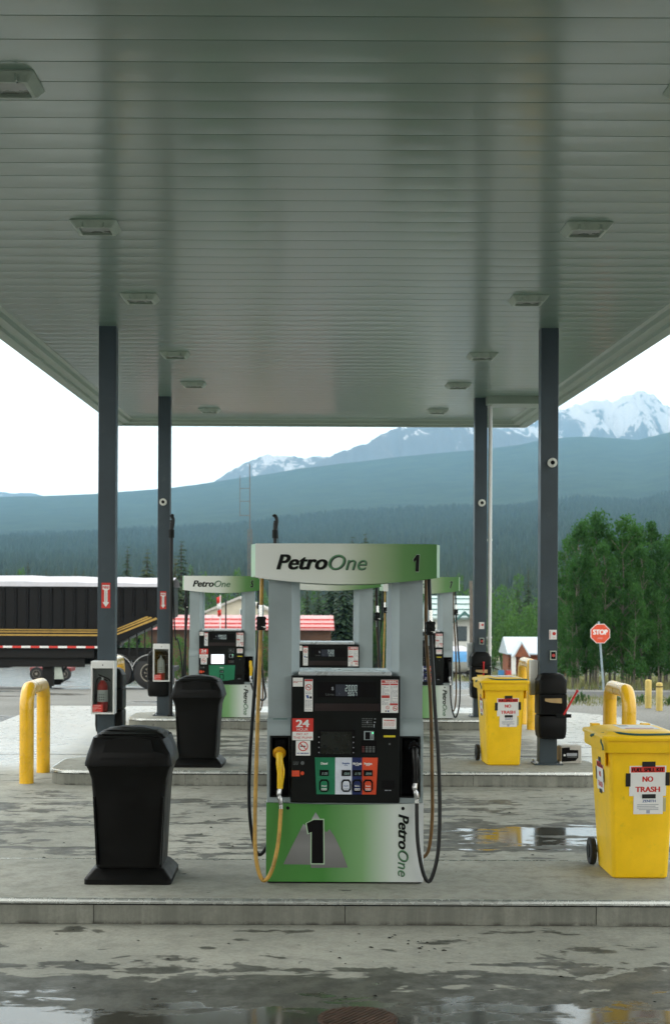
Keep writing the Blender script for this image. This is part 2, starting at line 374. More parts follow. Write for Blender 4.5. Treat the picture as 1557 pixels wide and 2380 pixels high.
    def build(s, name, parent=None, loc=None, bevel=0, smooth=35, seg=2):
        me = bpy.data.meshes.new(name); me.from_pydata(s.v, [], s.f)
        ms = []
        for m in s.m:
            if m not in ms: ms.append(m)
        for m in ms: me.materials.append(m)
        idx = {m: i for i, m in enumerate(ms)}
        me.polygons.foreach_set('material_index', [idx[m] for m in s.m])
        me.polygons.foreach_set('use_smooth', [bool(smooth)] * len(s.f)); me.update()
        if smooth: me.set_sharp_from_angle(angle=R(smooth))
        o = bpy.data.objects.new(name, me); C.objects.link(o)
        if parent: o.parent = parent
        if loc: o.location = loc
        if bevel:
            b = o.modifiers.new('bevel', 'BEVEL'); b.width = bevel; b.segments = seg; b.limit_method = 'ANGLE'; b.angle_limit = R(40)
        return o
def empty(name, loc, label, cat, group=None, rz=0):
    o = bpy.data.objects.new(name, None); C.objects.link(o); o.location = loc; o.rotation_euler = (0, 0, rz); o.empty_display_size = .1
    return tag(o, label, cat, group)
def tag(o, label, cat, group=None):
    o['label'] = label; o['category'] = cat
    if group: o['group'] = group
    return o
def struct(o, kind='structure'): o['kind'] = kind; return o
def copy_tree(o, parent=None):
    c = o.copy(); C.objects.link(c); c.parent = parent
    for ch in [x for x in bpy.data.objects if x.parent == o]: copy_tree(ch, c)
    return c
def place(proto, loc, label, cat=None, group=None, rz=0, first=[]):
    if proto.name in first: o = copy_tree(proto)
    else: o = proto; first.append(proto.name)
    o.location = loc; o.rotation_euler = (0, 0, rz); o['label'] = label
    if group: o['group'] = group
    return o
def at(px, py, Y):
    dx, dy = px - VX, py - VY
    return Vector(((dx + ROLL * dy) * Y / F, Y, H - (dy - ROLL * dx) * Y / F))
def rr_ring(cx, cy, w, d, z, rad=.04, k=4, zf=None):
    """rounded rectangle ring"""
    pts = []
    for sx, sy, a0 in ((1, 1, 0), (-1, 1, 90), (-1, -1, 180), (1, -1, 270)):
        for i in range(k + 1):
            a = R(a0 + 90 * i / k)
            x = cx + sx * (w / 2 - rad) + rad * math.cos(a); y = cy + sy * (d / 2 - rad) + rad * math.sin(a)
            pts.append((x, y, z if zf is None else zf(x, y)))
    return pts

# ------------------------------------------------------------ ground, terrain, far mountains
GY = [-40, 28.5, 43, 90, 150, 300, 600, 900]; GZ = [0, 0, -.6, -2.7, -4.5, -6, -4.5, 0]
def gz(y): return float(np.interp(y, GY, GZ))
mb = MB()
ys = [-40, 0, 10, 20, 28.4] + list(np.linspace(28.6, 43, 10)) + list(np.linspace(46, 90, 14)) + list(np.linspace(97, 300, 20)) + list(np.linspace(330, 900, 12))
for i in range(len(ys) - 1):
    a, b = ys[i], ys[i + 1]; wa, wb = 60 + .6 * max(a, 0), 60 + .6 * max(b, 0)
    mb.quad((-wa, a, gz(a) - .004), (wa, a, gz(a) - .004), (wb, b, gz(b) - .004), (-wb, b, gz(b) - .004), asph)
struct(mb.build('ground'))
# concrete pad, rounded far-right corner
pts = [(-5.3, 28.4), (-5.3, -6), (6.0, -6), (6.0, 24.6)] + [(6.0 - 3.4 + 3.4 * math.cos(R(a)), 24.9 + 3.5 * math.sin(R(a))) for a in range(0, 91, 10)]
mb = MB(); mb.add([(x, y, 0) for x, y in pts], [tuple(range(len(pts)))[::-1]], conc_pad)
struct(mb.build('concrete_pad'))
mb = MB()
for a, b in ((36, 38), (38, 40), (40, 42.6)):
    mb.quad((5, a, gz(a) + .004), (70, a, gz(a) + .004), (70, b, gz(b) + .004), (5, b, gz(b) + .004), roadm)
struct(mb.build('road'))
# pump islands
IX0, IX1 = -2.98, 3.46
for y0 in (9.34, 16.3, 23.4):
    y1 = y0 + 1.42; mb = MB(); r = .32
    pl = []
    for cx, cy, a0 in ((IX1 - r, y1 - r, 0), (IX0 + r, y1 - r, 90), (IX0 + r, y0 + r, 180), (IX1 - r, y0 + r, 270)):
        pl += [(cx + r * math.cos(R(a0 + t)), cy + r * math.sin(R(a0 + t))) for t in range(0, 91, 15)]
    n = len(pl)
    mb.add([(x, y, .17) for x, y in pl], [tuple(range(n))], conc_isl)
    cx, cy = (IX0 + IX1) / 2, (y0 + y1) / 2
    def off(p, d): return (p[0] + (d if p[0] > cx else -d), p[1] + (d if p[1] > cy else -d))
    mb.add([(*p, .003) for p in pl] + [(*p, .135) for p in pl], [(i, (i + 1) % n, (i + 1) % n + n, i + n) for i in range(n)], conc_face)
    o1 = [off(p, .012) for p in pl]
    mb.add([(*p, .135) for p in pl] + [(*p, .137) for p in o1] + [(*p, .164) for p in o1] + [(*off(p, .002), .1735) for p in pl] + [(*off(p, -.009), .1705) for p in pl],
           [(k * n + i, k * n + (i + 1) % n, (k + 1) * n + (i + 1) % n, (k + 1) * n + i) for k in range(4) for i in range(n)], rail_steel)
    mb.add([(*off(p, .0015), .127) for p in pl] + [(*off(p, .0015), .1348) for p in pl], [(i, (i + 1) % n, (i + 1) % n + n, i + n) for i in range(n)], hollow)  # dark strip paints the shadow line under the steel nosing
    for jx in (-1.4, .25, 1.9): mb.box(jx, jx + .0035, y0 - .0015, y0 + .0, .01, .13, hollow)
    struct(mb.build('pump_island', smooth=50))
# gutter seam joints of the slab (shallow dark joints)
mb = MB()
for (a, b, c, d) in ((-5.3, 6, 19.5, 19.512),): mb.box(a, b, c, d, .0005, .003, hollow)
struct(mb.build('slab_joint'))

SIL = [(-600, 1175), (0, 1158), (100, 1155), (228, 1150), (400, 1135), (500, 1120), (640, 1100), (700, 1088), (850, 1070), (1000, 1053), (1110, 1043), (1200, 1033), (1256, 1020), (1350, 1011), (1430, 1015), (1480, 1019), (1557, 1000), (2200, 940)]
def hash_noise(x, y, s=0):
    v = 0
    for k, (fx, fy, ph) in enumerate(((1, .7, .3), (2.1, 1.6, 1.7), (4.3, 3.9, 2.9), (8.9, 7.7, 4.1), (17, 15, .9))):
        v += math.sin(x * fx + ph + s + 1.7 * math.sin(y * fy * .6 + ph * 2)) * math.cos(y * fy + ph * 3 + s) / (1.75 ** k)
    return v / 2.2
def tsil(a): return (VY - float(np.interp(a * F + VX, [p[0] for p in SIL], [p[1] for p in SIL]))) / F
def ridge_h(x, y):
    s = (y - 450) / 4750.
    t = tsil(x / y)
    top = 5200 * t + H
    if s <= 1:
        g = max(s, 0)
        return -5.6 * (1 - g) + (y * t + H) * g ** .62 + hash_noise(x * .006, y * .004) * 20 * g * (1 - g) * 2 + hash_noise(x * .03, y * .02) * 5 * g
    return top - (s - 1) * 1300
mb = MB(); NX, NY = 90, 60
A = np.linspace(-.42, .5, NX); SS = list(np.linspace(0, 1, NY)) + [1.08, 1.5]
vs = []
for s in SS:
    y = 450 + 4750 * s
    for a in A: x = a * y; vs.append((x, y, ridge_h(x, y)))
fs = [(j * NX + i, j * NX + i + 1, (j + 1) * NX + i + 1, (j + 1) * NX + i) for j in range(len(SS) - 1) for i in range(NX - 1)]
mb.add(vs, fs, forestm); struct(mb.build('forested_ridge', smooth=180))
# conifers of the lower slope (uncountable)
n = 34000
yy = np.sqrt(rng.uniform(330 ** 2, 2700 ** 2, n)); aa = rng.uniform(-.26, .30, n)
vs = []; fs = []
for y, a in zip(yy, aa):
    x = a * y; z = ridge_h(x, y) if y > 450 else gz(y)
    hh = rng.uniform(7, 14) * (1 if y > 600 else .8); rad = hh * rng.uniform(.13, .2); o = len(vs); ph = rng.uniform(0, 6)
    for k in range(5):
        vs.append((x + rad * math.cos(ph + k * 1.2566), y + rad * math.sin(ph + k * 1.2566), z + hh * .08 + rng.uniform(-.3, .3)))
    vs.append((x, y, z + hh))
    fs += [(o + k, o + (k + 1) % 5, o + 5) for k in range(5)]
mb = MB(); mb.add(vs, fs, leafmat('far_conifer', (.006, .016, .010), (.022, .042, .020), .0)); struct(mb.build('distant_forest', smooth=0), 'stuff')
def mountain(name, sil, Y, depth, mat_, amp, seed, base=60):
    mb = MB(); xs = [p[0] for p in sil]; NX = 150; NY = 40
    vs = []
    for j in range(NY + 4):
        v = j / (NY - 1)
        for i in range(NX):
            px = xs[0] + (xs[-1] - xs[0]) * i / (NX - 1); a = (px - VX) / F
            e = (VY - float(np.interp(px, xs, [p[1] for p in sil]))) / F
            y = Y - depth * (1 - min(v, 1)) + (max(v - 1, 0) * depth * 4)
            x = a * y
            top = e * Y + H
            if v <= 1:
                rid = 1 - abs(hash_noise(x * .0068 + seed + v * 1.6, seed + v * .7)); rid2 = 1 - abs(hash_noise(x * .024 + seed * 3 + v * 2.2, v * 3 + seed))
                z = base + (top - base) * v ** .9 + (rid - .55) * amp * math.sin(math.pi * min(1, v)) + (rid2 - .5) * amp * .35 * math.sin(math.pi * v) + hash_noise(x * .07, seed) * amp * .07 * v
            else: z = top - (v - 1) * 3000
            vs.append((x, y, z))
    fs = [(j * NX + i, j * NX + i + 1, (j + 1) * NX + i + 1, (j + 1) * NX + i) for j in range(NY + 3) for i in range(NX - 1)]
    mb.add(vs, fs, mat_); return struct(mb.build(name, smooth=180))
snowL = snowmat('snow_left', .49, R(-38)); snowM = snowmat('snow_mid', .58, R(35)); snowR = snowmat('snow_right', .55, R(25))
mountain('snowy_mountain', [(380, 1180), (460, 1140), (500, 1118), (530, 1098), (565, 1078), (590, 1068), (620, 1056), (640, 1060), (680, 1060), (705, 1066), (730, 1060), (770, 1062), (900, 1075)], 7200, 1100, snowL, 140, 1.3)
mountain('snowy_mountain', [(640, 1130), (700, 1095), (760, 1062), (800, 1046), (850, 1030), (880, 1012), (905, 998), (950, 990), (1020, 988), (1100, 986), (1180, 1000), (1300, 1030)], 6500, 900, snowM, 130, 4.2)
mountain('snowy_mountain', [(980, 1010), (1080, 992), (1150, 990), (1220, 985), (1262, 968), (1300, 950), (1345, 936), (1385, 926), (1420, 930), (1455, 915), (1490, 904), (1515, 914), (1540, 936), (1570, 950), (1640, 940), (1750, 980)], 7900, 1400, snowR, 230, 2.1)
mountain('snowy_mountain', [(-150, 1160), (-60, 1150), (0, 1146), (30, 1150), (70, 1148), (110, 1157), (200, 1180)], 8300, 800, snowR, 40, 7.1)

# ------------------------------------------------------------ canopy
CS = .0216; C0 = H + 2.91                        # soffit plane z = C0 + CS*y
def cz(y): return C0 + CS * y
CX0, CX1, CY0, CY1 = -3.78, 4.27, -7.5, 27.9
canopy = empty('canopy', (0, 0, 0), 'large flat white canopy on four dark steel posts over the fuel pumps', 'canopy')
mb = MB(); y = CY0 + .35; pitch = .34
prof = []
while y < CY1 - .3:
    prof += [(y, 0), (y + .003, .0032), (y + .009, .0032), (y + .012, .0)] + [(y + .012 + (pitch - .012) * q / 8, -.0022 * math.sin(math.pi * q / 8)) for q in range(1, 8)]
    y += pitch
x0, x1 = CX0 + .3, CX1 - .3
vs = [(x0, a, cz(a) + b) for a, b in prof] + [(x1, a, cz(a) + b) for a, b in prof]; n = len(prof)
mb.add(vs, [(i, i + 1, i + 1 + n, i + n) for i in range(n - 1)], soffm)
mb.build('soffit', canopy, smooth=20)
mb = MB()
def ringz(ix, d): return [(CX0 + ix, CY0 + ix, cz(CY0 + ix) + d), (CX1 - ix, CY0 + ix, cz(CY0 + ix) + d), (CX1 - ix, CY1 - ix, cz(CY1 - ix) + d), (CX0 + ix, CY1 - ix, cz(CY1 - ix) + d)]
rings = [ringz(0, .75), ringz(0, -.11), ringz(.05, -.12), ringz(.16, -.12), ringz(.17, -.08), ringz(.29, -.075), ringz(.31, -.02), ringz(.36, .0)]
mb.loft(rings, trimw, False)
mb.build('fascia', canopy, smooth=20)
mb = MB(); a, b = ringz(.001, .74), ringz(.001, .70); mb.loft([b, a], white); mb.build('roof_deck', canopy)
for (px, py, Y, lab) in ((-2.42, 0, 17.06, 0), (2.89, 0, 17.06, 1), (-2.44, 0, 24.0, 2), (2.91, 0, 24.0, 3)):
    mb = MB(); hw = .105
    mb.box(px - hw, px + hw, Y, Y + .2, .175, cz(Y) + .02, post_m)
    mb.box(px - .17, px + .17, Y - .06, Y + .26, .1705, .186, post_m)
    for sx in (-1, 1):
        for sy in (-.04, .24): mb.cyl((px + sx * .14, Y + sy, .185), .014, .03, metal, seg=8)
    p = mb.build('post', canopy, bevel=.012)
    if lab in (1, 3):
        mb = MB(); mb.box(px - .20, px - .105, Y + .12, Y + .24, 1.0, 1.42, white); mb.build('conduit_box', p, bevel=.006)
mb = MB()
mb.tube([(3.07, 24.05, cz(24) - .1), (3.07, 24.05, .2)], .034, white, 12, False)
for z in (3.15, 1.5): mb.tube([(3.07, 24.05, z), (3.07, 24.05, z + .03)], .042, white, 12, False); mb.box(2.99, 3.07, 24.03, 24.07, z, z + .03, white)
mb.build('downspout', canopy)
mb = MB(); mb.box(2.98, CX1 - .32, 23.75, 24.25, cz(23.75) - .13, cz(24.2) + .02, trimw); mb.build('gutter_cover', canopy, bevel=.01)
for o in [x for x in bpy.data.objects if x.parent == canopy]: pass

# ceiling lights
lensm = pm('lamp_lens', (.17, .20, .18), .3); fixm = pm('lamp_housing', (.30, .37, .31), .45)
def make_light():
    e = empty('ceiling_light', (0, 0, 0), 'x', 'ceiling light', 'square lights under the canopy')
    mb = MB()
    mb.loft([rr_ring(0, 0, .39, .39, .0, .03), rr_ring(0, 0, .39, .39, -.012, .03), rr_ring(0, 0, .30, .30, -.062, .02), rr_ring(0, 0, .255, .255, -.062, .015), rr_ring(0, 0, .25, .25, -.035, .015)], fixm, False)
    for a in (-1, 1): mb.box(a * .09 - .006, a * .09 + .006, -.185, -.125, -.062, -.02, fixm)
    mb.build('housing', e, smooth=25)
    mb = MB(); mb.loft([rr_ring(0, 0, .252, .252, -.036, .015), rr_ring(0, 0, .24, .24, -.042, .015)], lensm); mb.build('lens', e)
    return e
lp = make_light()
ords = ['nearest', 'second nearest', 'third nearest', 'fourth nearest', 'fifth nearest', 'farthest']
for k, Y in enumerate((8.48, 12.03, 15.2, 19.2, 22.3, 25.9)):
    for sx, X in (('left', -1.81), ('right', 2.34)):
        o = place(lp, (X, Y, cz(Y) + .002), f'square recessed ceiling light, {ords[k]} of the six in the {sx} row under the canopy', group='square lights under the canopy')
        o.rotation_euler = (math.atan(CS), 0, 0)

e = empty('unseen_store', (0, -18, 0), 'low brown building added unseen behind the camera to darken pump fronts and ceiling', 'building')  # unseen block added behind the camera to darken front faces and ceiling
stm = pm('unseen_store_siding', (.12, .085, .06), .8, var=.2, scale=1)
mb = MB(); mb.box(-16, 16, -8, 0, 0, 4.6, stm); mb.build('wall', e)
mb = MB(); mb.prism([(-8.6, 4.6), (1.4, 4.6), (1.4, 4.85), (-3.6, 7.2), (-8.6, 4.85)], -16.6, 16.6, pm('unseen_store_roof', (.10, .13, .12), .6), 'x'); mb.build('roof', e)
mb = MB()
for x in (-12, -8, -4, 4, 8, 12): mb = MB(); mb.box(x - 1.2, x + 1.2, 0, .06, .9, 2.6, white); mb.box(x - 1.1, x + 1.1, .06, .07, 1.0, 2.5, hollow); mb.build('window', e)
mb = MB(); mb.box(-1.1, 1.1, 0, .08, 0, 2.4, blackp); mb.build('door', e)

# ------------------------------------------------------------ fuel dispensers
K = 1057.3
def u1(x): return (x - 768) / K
def w1(y): return (2607.5 - y) / K
def w2(y): return (1310 - y) / K
def u3(x): return (x * .5972 - 443.6) / K
def w3(y): return (1591 - .5972 * y) / K
SEG = {'0': 'abcdef', '1': 'bc', '2': 'abged', '3': 'abgcd', '4': 'fgbc', '5': 'afgcd', '6': 'afgedc', '7': 'abc', '8': 'abcdefg', '9': 'abcdfg'}
def sevenseg(mb, s, x0, x1, z0, z1, y, m):
    nd = sum(c != '.' for c in s); pitch = (x1 - x0) / nd; wd = pitch * .72; h = z1 - z0; t = min(wd * .24, h * .14); sl = .12 * h; x = x0
    for c in s:
        if c == '.': mb.rect(x - pitch * .2, x - pitch * .2 + t, z0, z0 + t, y, m); continue
        for g in SEG[c]:
            a = {'a': (0, wd, h - t, h), 'g': (0, wd, h / 2 - t / 2, h / 2 + t / 2), 'd': (0, wd, 0, t), 'b': (wd - t, wd, h / 2, h), 'c': (wd - t, wd, 0, h / 2), 'f': (0, t, h / 2, h), 'e': (0, t, 0, h / 2)}[g]
            i = t * .15
            q = [(x + xx + sl * zz / h * .5, y, z0 + zz) for xx, zz in ((a[0] + i, a[2] + i), (a[1] - i, a[2] + i), (a[1] - i, a[3] - i), (a[0] + i, a[3] - i))]
            mb.quad(*q, m)
        x += pitch
def lines(mb, x0, x1, z0, z1, n, y, m, seed=1, frac=.45):
    r = random.Random(seed); h = (z1 - z0) / n
    for i in range(n):
        z = z0 + h * i; x = x0
        while x < x1 - .004:
            wl = r.uniform(.006, .02); e = min(x + wl, x1)
            mb.rect(x, e, z + h * .2, z + h * (.2 + frac), y, m); x = e + .0035
            if r.random() < .08: break
def nosmoke(mb, x, z, r, y, icon=True):
    mb.disc(x, z, y, r, red, 24, r * .80)
    a = r * .86; c, s = math.cos(R(-45)), math.sin(R(-45)); t = r * .09
    mb.quad((x - a * c - t * s, y - .0004, z - a * s + t * c), (x - a * c + t * s, y - .0004, z - a * s - t * c), (x + a * c + t * s, y - .0004, z + a * s - t * c), (x + a * c - t * s, y - .0004, z + a * s + t * c), red)
    if icon: mb.rect(x - r * .6, x + r * .5, z - r * .1, z + r * .12, y + .0003, txtblack)
def wordmark(mb, O, U, V, bk=txtblack):
    """two-tone slanted word mark along U (full width) and V (full height)"""
    O, U, V = Vector(O), Vector(U), Vector(V); N = U.cross(V).normalized()
    so = U * .006 - V * .03
    mb.text('Petro', O + so, U * .56, V, MATS['mark_shadow'], .035, .28)
    mb.text('Petro', O + N * .0006, U * .56, V, bk, .035, .28)
    mb.text('One', O + U * .575 + so * 1.5 + N * .0002, U * .425, V, MATS['mark_ink'], .006, .28)
    mb.text('One', O + U * .575 + N * .0008, U * .425, V, txtgreen if bk == txtblack else bk, -.010, .28)
pm('mark_shadow', (.33, .42, .33), .5); pm('mark_ink', (.03, .05, .04), .5)

def nozzle(e, x, ytop, body_m, guard_m, name):
    mb = MB()
    mb.tube([(x, .03, ytop - .0), (x + .002, -.015, ytop - .03), (x + .004, -.035, ytop - .08), (x + .008, -.04, ytop - .16), (x + .007, -.035, ytop - .25)], [.022, .027, .027, .026, .024, .026, .024, .022, .021, .022, .021, .021], body_m, 12)
    mb.tube([(x + .0, .02, ytop + .03), (x, -.01, ytop - .01)], [.012, .016], metal, 10, False)
    nz_ = mb.build(name, e)
    mb = MB(); mb.tube([(x, .035, ytop + .0), (x, .012, ytop - .008), (x, -.004, ytop - .02)], [.035, .047, .043], guard_m, 20, False); mb.build('splash_guard', nz_)
    mb = MB(); mb.tube([(x + .02, -.03, ytop - .06), (x + .034, -.055, ytop - .13), (x + .022, -.04, ytop - .23)], .006, body_m, 8); mb.build('trigger_guard', nz_)
    mb = MB(); mb.tube([(x + .007, -.035, ytop - .25), (x + .0, -.042, ytop - .29), (x + .012, -.045, ytop - .33), (x + .014, -.04, ytop - .365)], [.017, .019, .014, .018, .018, .015], metal, 10)
    mb.tube([(x + .014, -.04, ytop - .355), (x + .015, -.04, ytop - .39)], .0155, chrome, 12, False); mb.build('swivel', nz_)
    return (x + .015, -.04, ytop - .385)

def breakaway(e, x, y, z):
    mb = MB(); mb.tube([(x, y, z + .13), (x, y, z + .05)], .018, chrome, 12, False)
    mb.box(x - .03, x + .03, y - .028, y + .028, z - .045, z + .05, hoseblack)
    for dz in (-.035, -.005, .03): mb.tube([(x, y, z + dz), (x, y, z + dz + .014)], .036, blackp, 14, False)
    mb.box(x + .004, x + .034, y - .031, y - .029, z - .03, z - .018, paper)
    mb.tube([(x, y, z - .045), (x, y, z - .12)], .016, chrome, 12, False)
    mb.build('breakaway', e, smooth=30)

def dispenser(loc, num, label, amount, litres, kind='four'):
    e = empty('fuel_dispenser', loc, label, 'fuel pump', 'fuel dispensers under the canopy')
    # lower cabinet
    mb = MB(); mb.box(-.535, .535, .02, .60, .0, .565, blackp); mb.box(-.547, .547, .012, .61, .012, .558, silver)
    mb.build('cabinet', e, bevel=.004)
    mb = MB(); n = 24
    top = [(-.545 + 1.09 * i / n, .56 - .012 * math.sin(math.pi * i / n)) for i in range(n + 1)]
    mb.prism([(-.545, .012), (.545, .012)] + top[::-1], -.006, .011, low_m)
    if num == '1':
        P = lambda x, y: (u1(x), -.0075, w2(y))
        mt = [P(318, 1170), P(520, 1172), P(520, 1195), P(792, 1193), P(740, 1060), P(690, 960), P(655, 910), P(640, 930), P(625, 930), P(600, 860), P(553, 785), P(520, 850), P(480, 885), P(465, 872), P(420, 960), P(370, 1060)]
        mb.add(mt, [tuple(range(len(mt)))], mtn_m)
        one = lambda d, y: [(u1(x), y, w2(z)) for x, z in ((485 - d, 868), (540, 840 - d), (612 + d, 840 - d), (616 + d, 1165 + d), (522 - d, 1165 + d), (522 - d, 935 + d), (498 - d, 945 + d))]
        mb.add(one(5, -.0085), [tuple(range(7))], MATS['mark_outline']); mb.add(one(-3, -.0095), [tuple(range(7))], hollow)
    wordmark(mb, (u1(1160), -.008, w2(800)), (0, 0, w2(1255) - w2(800)), (u1(1236) - u1(1160), 0, 0))
    mb.disc(u1(1193), w2(757), -.0075, .012, txtblack); mb.disc(u1(350), w2(757), -.0075, .012, txtblack)
    mb.build('skirt_panel', e, smooth=0)
    # columns
    zc, zt = 1.142, 2.2
    for sx in (-1, 1):
        mb = MB()
        # upper column: wide face plus inner bevelled flank
        pl = [(.537, .035), (.374, .035), (.322, .085), (.322, .52), (.374, .57), (.537, .57)]
        pl = [(sx * a, b) for a, b in pl]
        mb.prism(pl if sx < 0 else pl[::-1], zc, zt, silver, 'z')
        a, b, c_, d = .541, .3775, .522, .379
        X = lambda p, q: (min(sx * p, sx * q), max(sx * p, sx * q))
        mb.prism([(.035, zc), (.03, zc), (.0, 1.09), (.0, 1.024), (.035, 1.024)], *X(a, b), silver, 'x')
        mb.box(*X(a, c_), .0, .57, .56, 1.024, silver); mb.box(*X(d, b), .0, .57, .56, 1.024, silver_hi)
        mb.box(*X(c_, d), .0, .57, .56, .596, silver); mb.box(*X(c_, d), .12, .57, .596, 1.024, silver); mb.box(*X(a, b), .035, .57, 1.024, zc, silver)
        mb.build('column', e, bevel=.004)
        mb = MB(); x0, x1_ = X(.5205, .3805); zb, zt2 = .5975, 1.0225; t = .012
        nb = [(x0, -.008, zb), (x1_, -.008, zb), (x1_, -.008, zt2), (x0, -.008, zt2)]
        mb.box(x0, x0 + t, -.01, .11, zb, zt2, blackp); mb.box(x1_ - t, x1_, -.01, .11, zb, zt2, blackp)
        mb.box(x0 + t, x1_ - t, -.01, .11, zt2 - t, zt2, blackp); mb.box(x0 + t, x1_ - t, -.01, .11, zb, zb + t, blackp)
        mb.box(x0 + t, x1_ - t, .09, .11, zb + t, zt2 - t, hollow)
        mb.box(x0 + .03, x1_ - .03, .05, .09, zt2 - .10, zt2 - .03, hollow)
        if kind == 'four' or sx > 0: mb.build('nozzle_boot', e, bevel=.003)
        else:
            mb = MB(); mb.box(x0, x1_, .004, .1, zb, zt2, silver); mb.build('blank_cover', e, bevel=.003)
    # control head
    mb = MB(); mb.box(-.374, .378, -.028, .60, .566, 1.441, blackp)
    mb.box(-.325, .32, .0, .57, 1.441, 1.470, silver_hi)
    body = mb.build('control_head', e, bevel=.006)
    y = -.030
    mb = MB(); mb.box(u3(365), u3(1160), y, y + .001, w3(540), w3(450), MATS['printer_red'])
    mb.box(u3(400), u3(1115), y - .001, y, w3(372), w3(185), hollow)
    mb.rect(u3(620), u3(890), w3(357), w3(215), y - .002, lcd)
    if kind == 'four':
        sevenseg(mb, amount, u3(738), u3(890), w3(298), w3(222), y - .003, digit)
        sevenseg(mb, litres, u3(770), u3(890), w3(355), w3(308), y - .003, digit)
    else:
        sevenseg(mb, '88.00', u3(650), u3(890), w3(285), w3(225), y - .003, digit); sevenseg(mb, '48.88', u3(680), u3(890), w3(352), w3(298), y - .003, digit)
    mb.txt('$', u3(570), u3(598), w3(290), w3(245), y - .003, txtgrey); mb.txt('Litres', u3(500), u3(600), w3(350), w3(322), y - .003, txtdim)
    mb.build('price_display', body, smooth=0)
    # screen with soft keys
    mb = MB(); mb.box(u3(400), u3(860), y, y + .0012, w3(1085), w3(770), hollow)
    mb.rect(u3(440), u3(820), w3(1070), w3(795), y - .001, screen if kind == 'four' else screen_on)
    for bx in (420, 842):
        for by in (860, 925, 988, 1050): mb.rect(u3(bx - 6), u3(bx + 6), w3(by + 6), w3(by - 6), y - .0015, txtgrey)
    mb.build('screen', body, smooth=0)
    mb = MB(); mb.box(u3(970), u3(1090), y - .012, y + .001, w3(892), w3(785), silver); mb.box(u3(985), u3(1045), y - .0135, y - .01, w3(885), w3(795), hollow)
    mb.disc(u3(1078), w3(806), y - .0135, .0045, led, 10)
    for q in range(3): mb.rect(u3(1055), u3(1080), w3(878 - q * 16), w3(872 - q * 16), y - .013, txtblack)
    mb.build('card_reader', body, smooth=0)
    mb = MB(); mb.box(u3(935), u3(1125), y, y + .001, w3(1062), w3(900), hollow)
    for i in range(4):
        for j in range(4): mb.box(u3(948 + i * 42), u3(978 + i * 42), y - .003, y, w3(985 + j * 20), w3(972 + j * 20), pm('key_red', (.10, .02, .02)) if i == 0 else txtdim)
    mb.build('keypad', body, smooth=0)
    mb = MB()
    lines(mb, u3(945), u3(1075), w3(742), w3(620), 5, y - .0005, txtdim, 4)
    for (a, b, c_, d) in ((1095, 1115, 640, 632), (1090, 1112, 682, 670), (1088, 1098, 740, 700), (1005, 1015, 690, 665)): mb.rect(u3(a), u3(b), w3(c_), w3(d), y - .001, txtgrey)
    mb.build('card_instructions', body, smooth=0); mb = MB()
    mb.rect(u3(1210), u3(1355), w3(860), w3(836), y - .0006, yelprint); mb.build('yellow_tag', body, smooth=0); mb = MB(); mb.disc(u3(1285), w3(943), y - .0006, .007, txtdim, 12); mb.build('key_lock', body, smooth=0); mb = MB()
    mb.box(u3(1190), u3(1350), y, y + .001, w3(1490), w3(1390), hollow); lines(mb, u3(1228), u3(1305), w3(1518), w3(1506), 1, y - .0006, txtgrey, 2, .8); mb.build('receipt_slot', body, smooth=0); mb = MB()
    lines(mb, u3(105), u3(175), w3(1205), w3(1160), 3, y - .0005, txtdim, 6); mb.disc(u3(220), w3(1180), y - .0006, .013, txtdim, 14); mb.build('help_button', body, smooth=0); mb = MB()
    mb.rect(u3(90), u3(185), w3(1345), w3(1272), y - .0006, gRed); mb.disc(u3(219), w3(1305), y - .0006, .013, gRed, 14)
    mb.txt('STOP', u3(105), u3(172), w3(1322), w3(1297), y - .0012, MATS['dull_red'])
    mb.build('stop_button', body, smooth=0)
    # grade selection panel
    mb = MB(); zt_, zb_ = w3(1110), w3(1550)
    if kind == 'four':
        for (a, b, a2, b2, m, nm, sub, price, fr) in ((370, 620, 392, 620, gGreen, 'Diesel', '', '2.109', 485), (620, 824, 620, 824, gWhite, 'Regular', 'x', '2.069', 755), (826, 950, 826, 950, gNavy, 'Mid-Grade', 'x', '2.179', 890), (950, 1142, 950, 1120, gRed, 'Premium', 'x', '2.299', 1022)):
            hw = 55; tcol = txtblue if m == gWhite else paper
            mb.prism([(u3(a), zt_), (u3(a2), zb_ - .006), (u3(b2), zb_ - .006), (u3(b), zt_)], y - .006, y, m)
            tw = 40 if nm == 'Diesel' else (47 if nm != 'Mid-Grade' else 53)
            mb.txt(nm, u3(fr - tw), u3(fr + tw), w3(1197), w3(1168), y - .007, tcol, .03)
            if sub: lines(mb, u3(fr - 24), u3(fr + 24), w3(1212), w3(1202), 1, y - .007, tcol, 3, .7)
            mb.prism([(u3(fr - hw), w3(1335)), (u3(fr + hw), w3(1335)), (u3(fr + hw), w3(1262)), (u3(fr - hw), w3(1262))], y - .010, y - .006, hollow)
            sevenseg(mb, price, u3(fr - 26), u3(fr + 44), w3(1320), w3(1292), y - .011, digit_s)
            ring = [(u3(fr) + (hw + 3) / 1057.3 * .5972 * sx * cx_, w3(1453) + .043 * cz_ * sz) for sx, sz, cx_, cz_ in ((-1, -1, .6, 1), (1, -1, .6, 1), (1, -1, 1, .6), (1, 1, 1, .6), (1, 1, .6, 1), (-1, 1, .6, 1), (-1, 1, 1, .6), (-1, -1, 1, .6))]
            mb.prism(ring, y - .012, y - .006, hollow)
            ctr = (u3(fr), w3(1455)); mb.prism([(ctr[0] + (p[0] - ctr[0]) * .72, ctr[1] + (p[1] - ctr[1]) * .74) for p in ring], y - .017, y - .012, m)
            mb.txt(nm[:7], u3(fr - 30), u3(fr + 30), w3(1464), w3(1446), y - .018, tcol, .02)
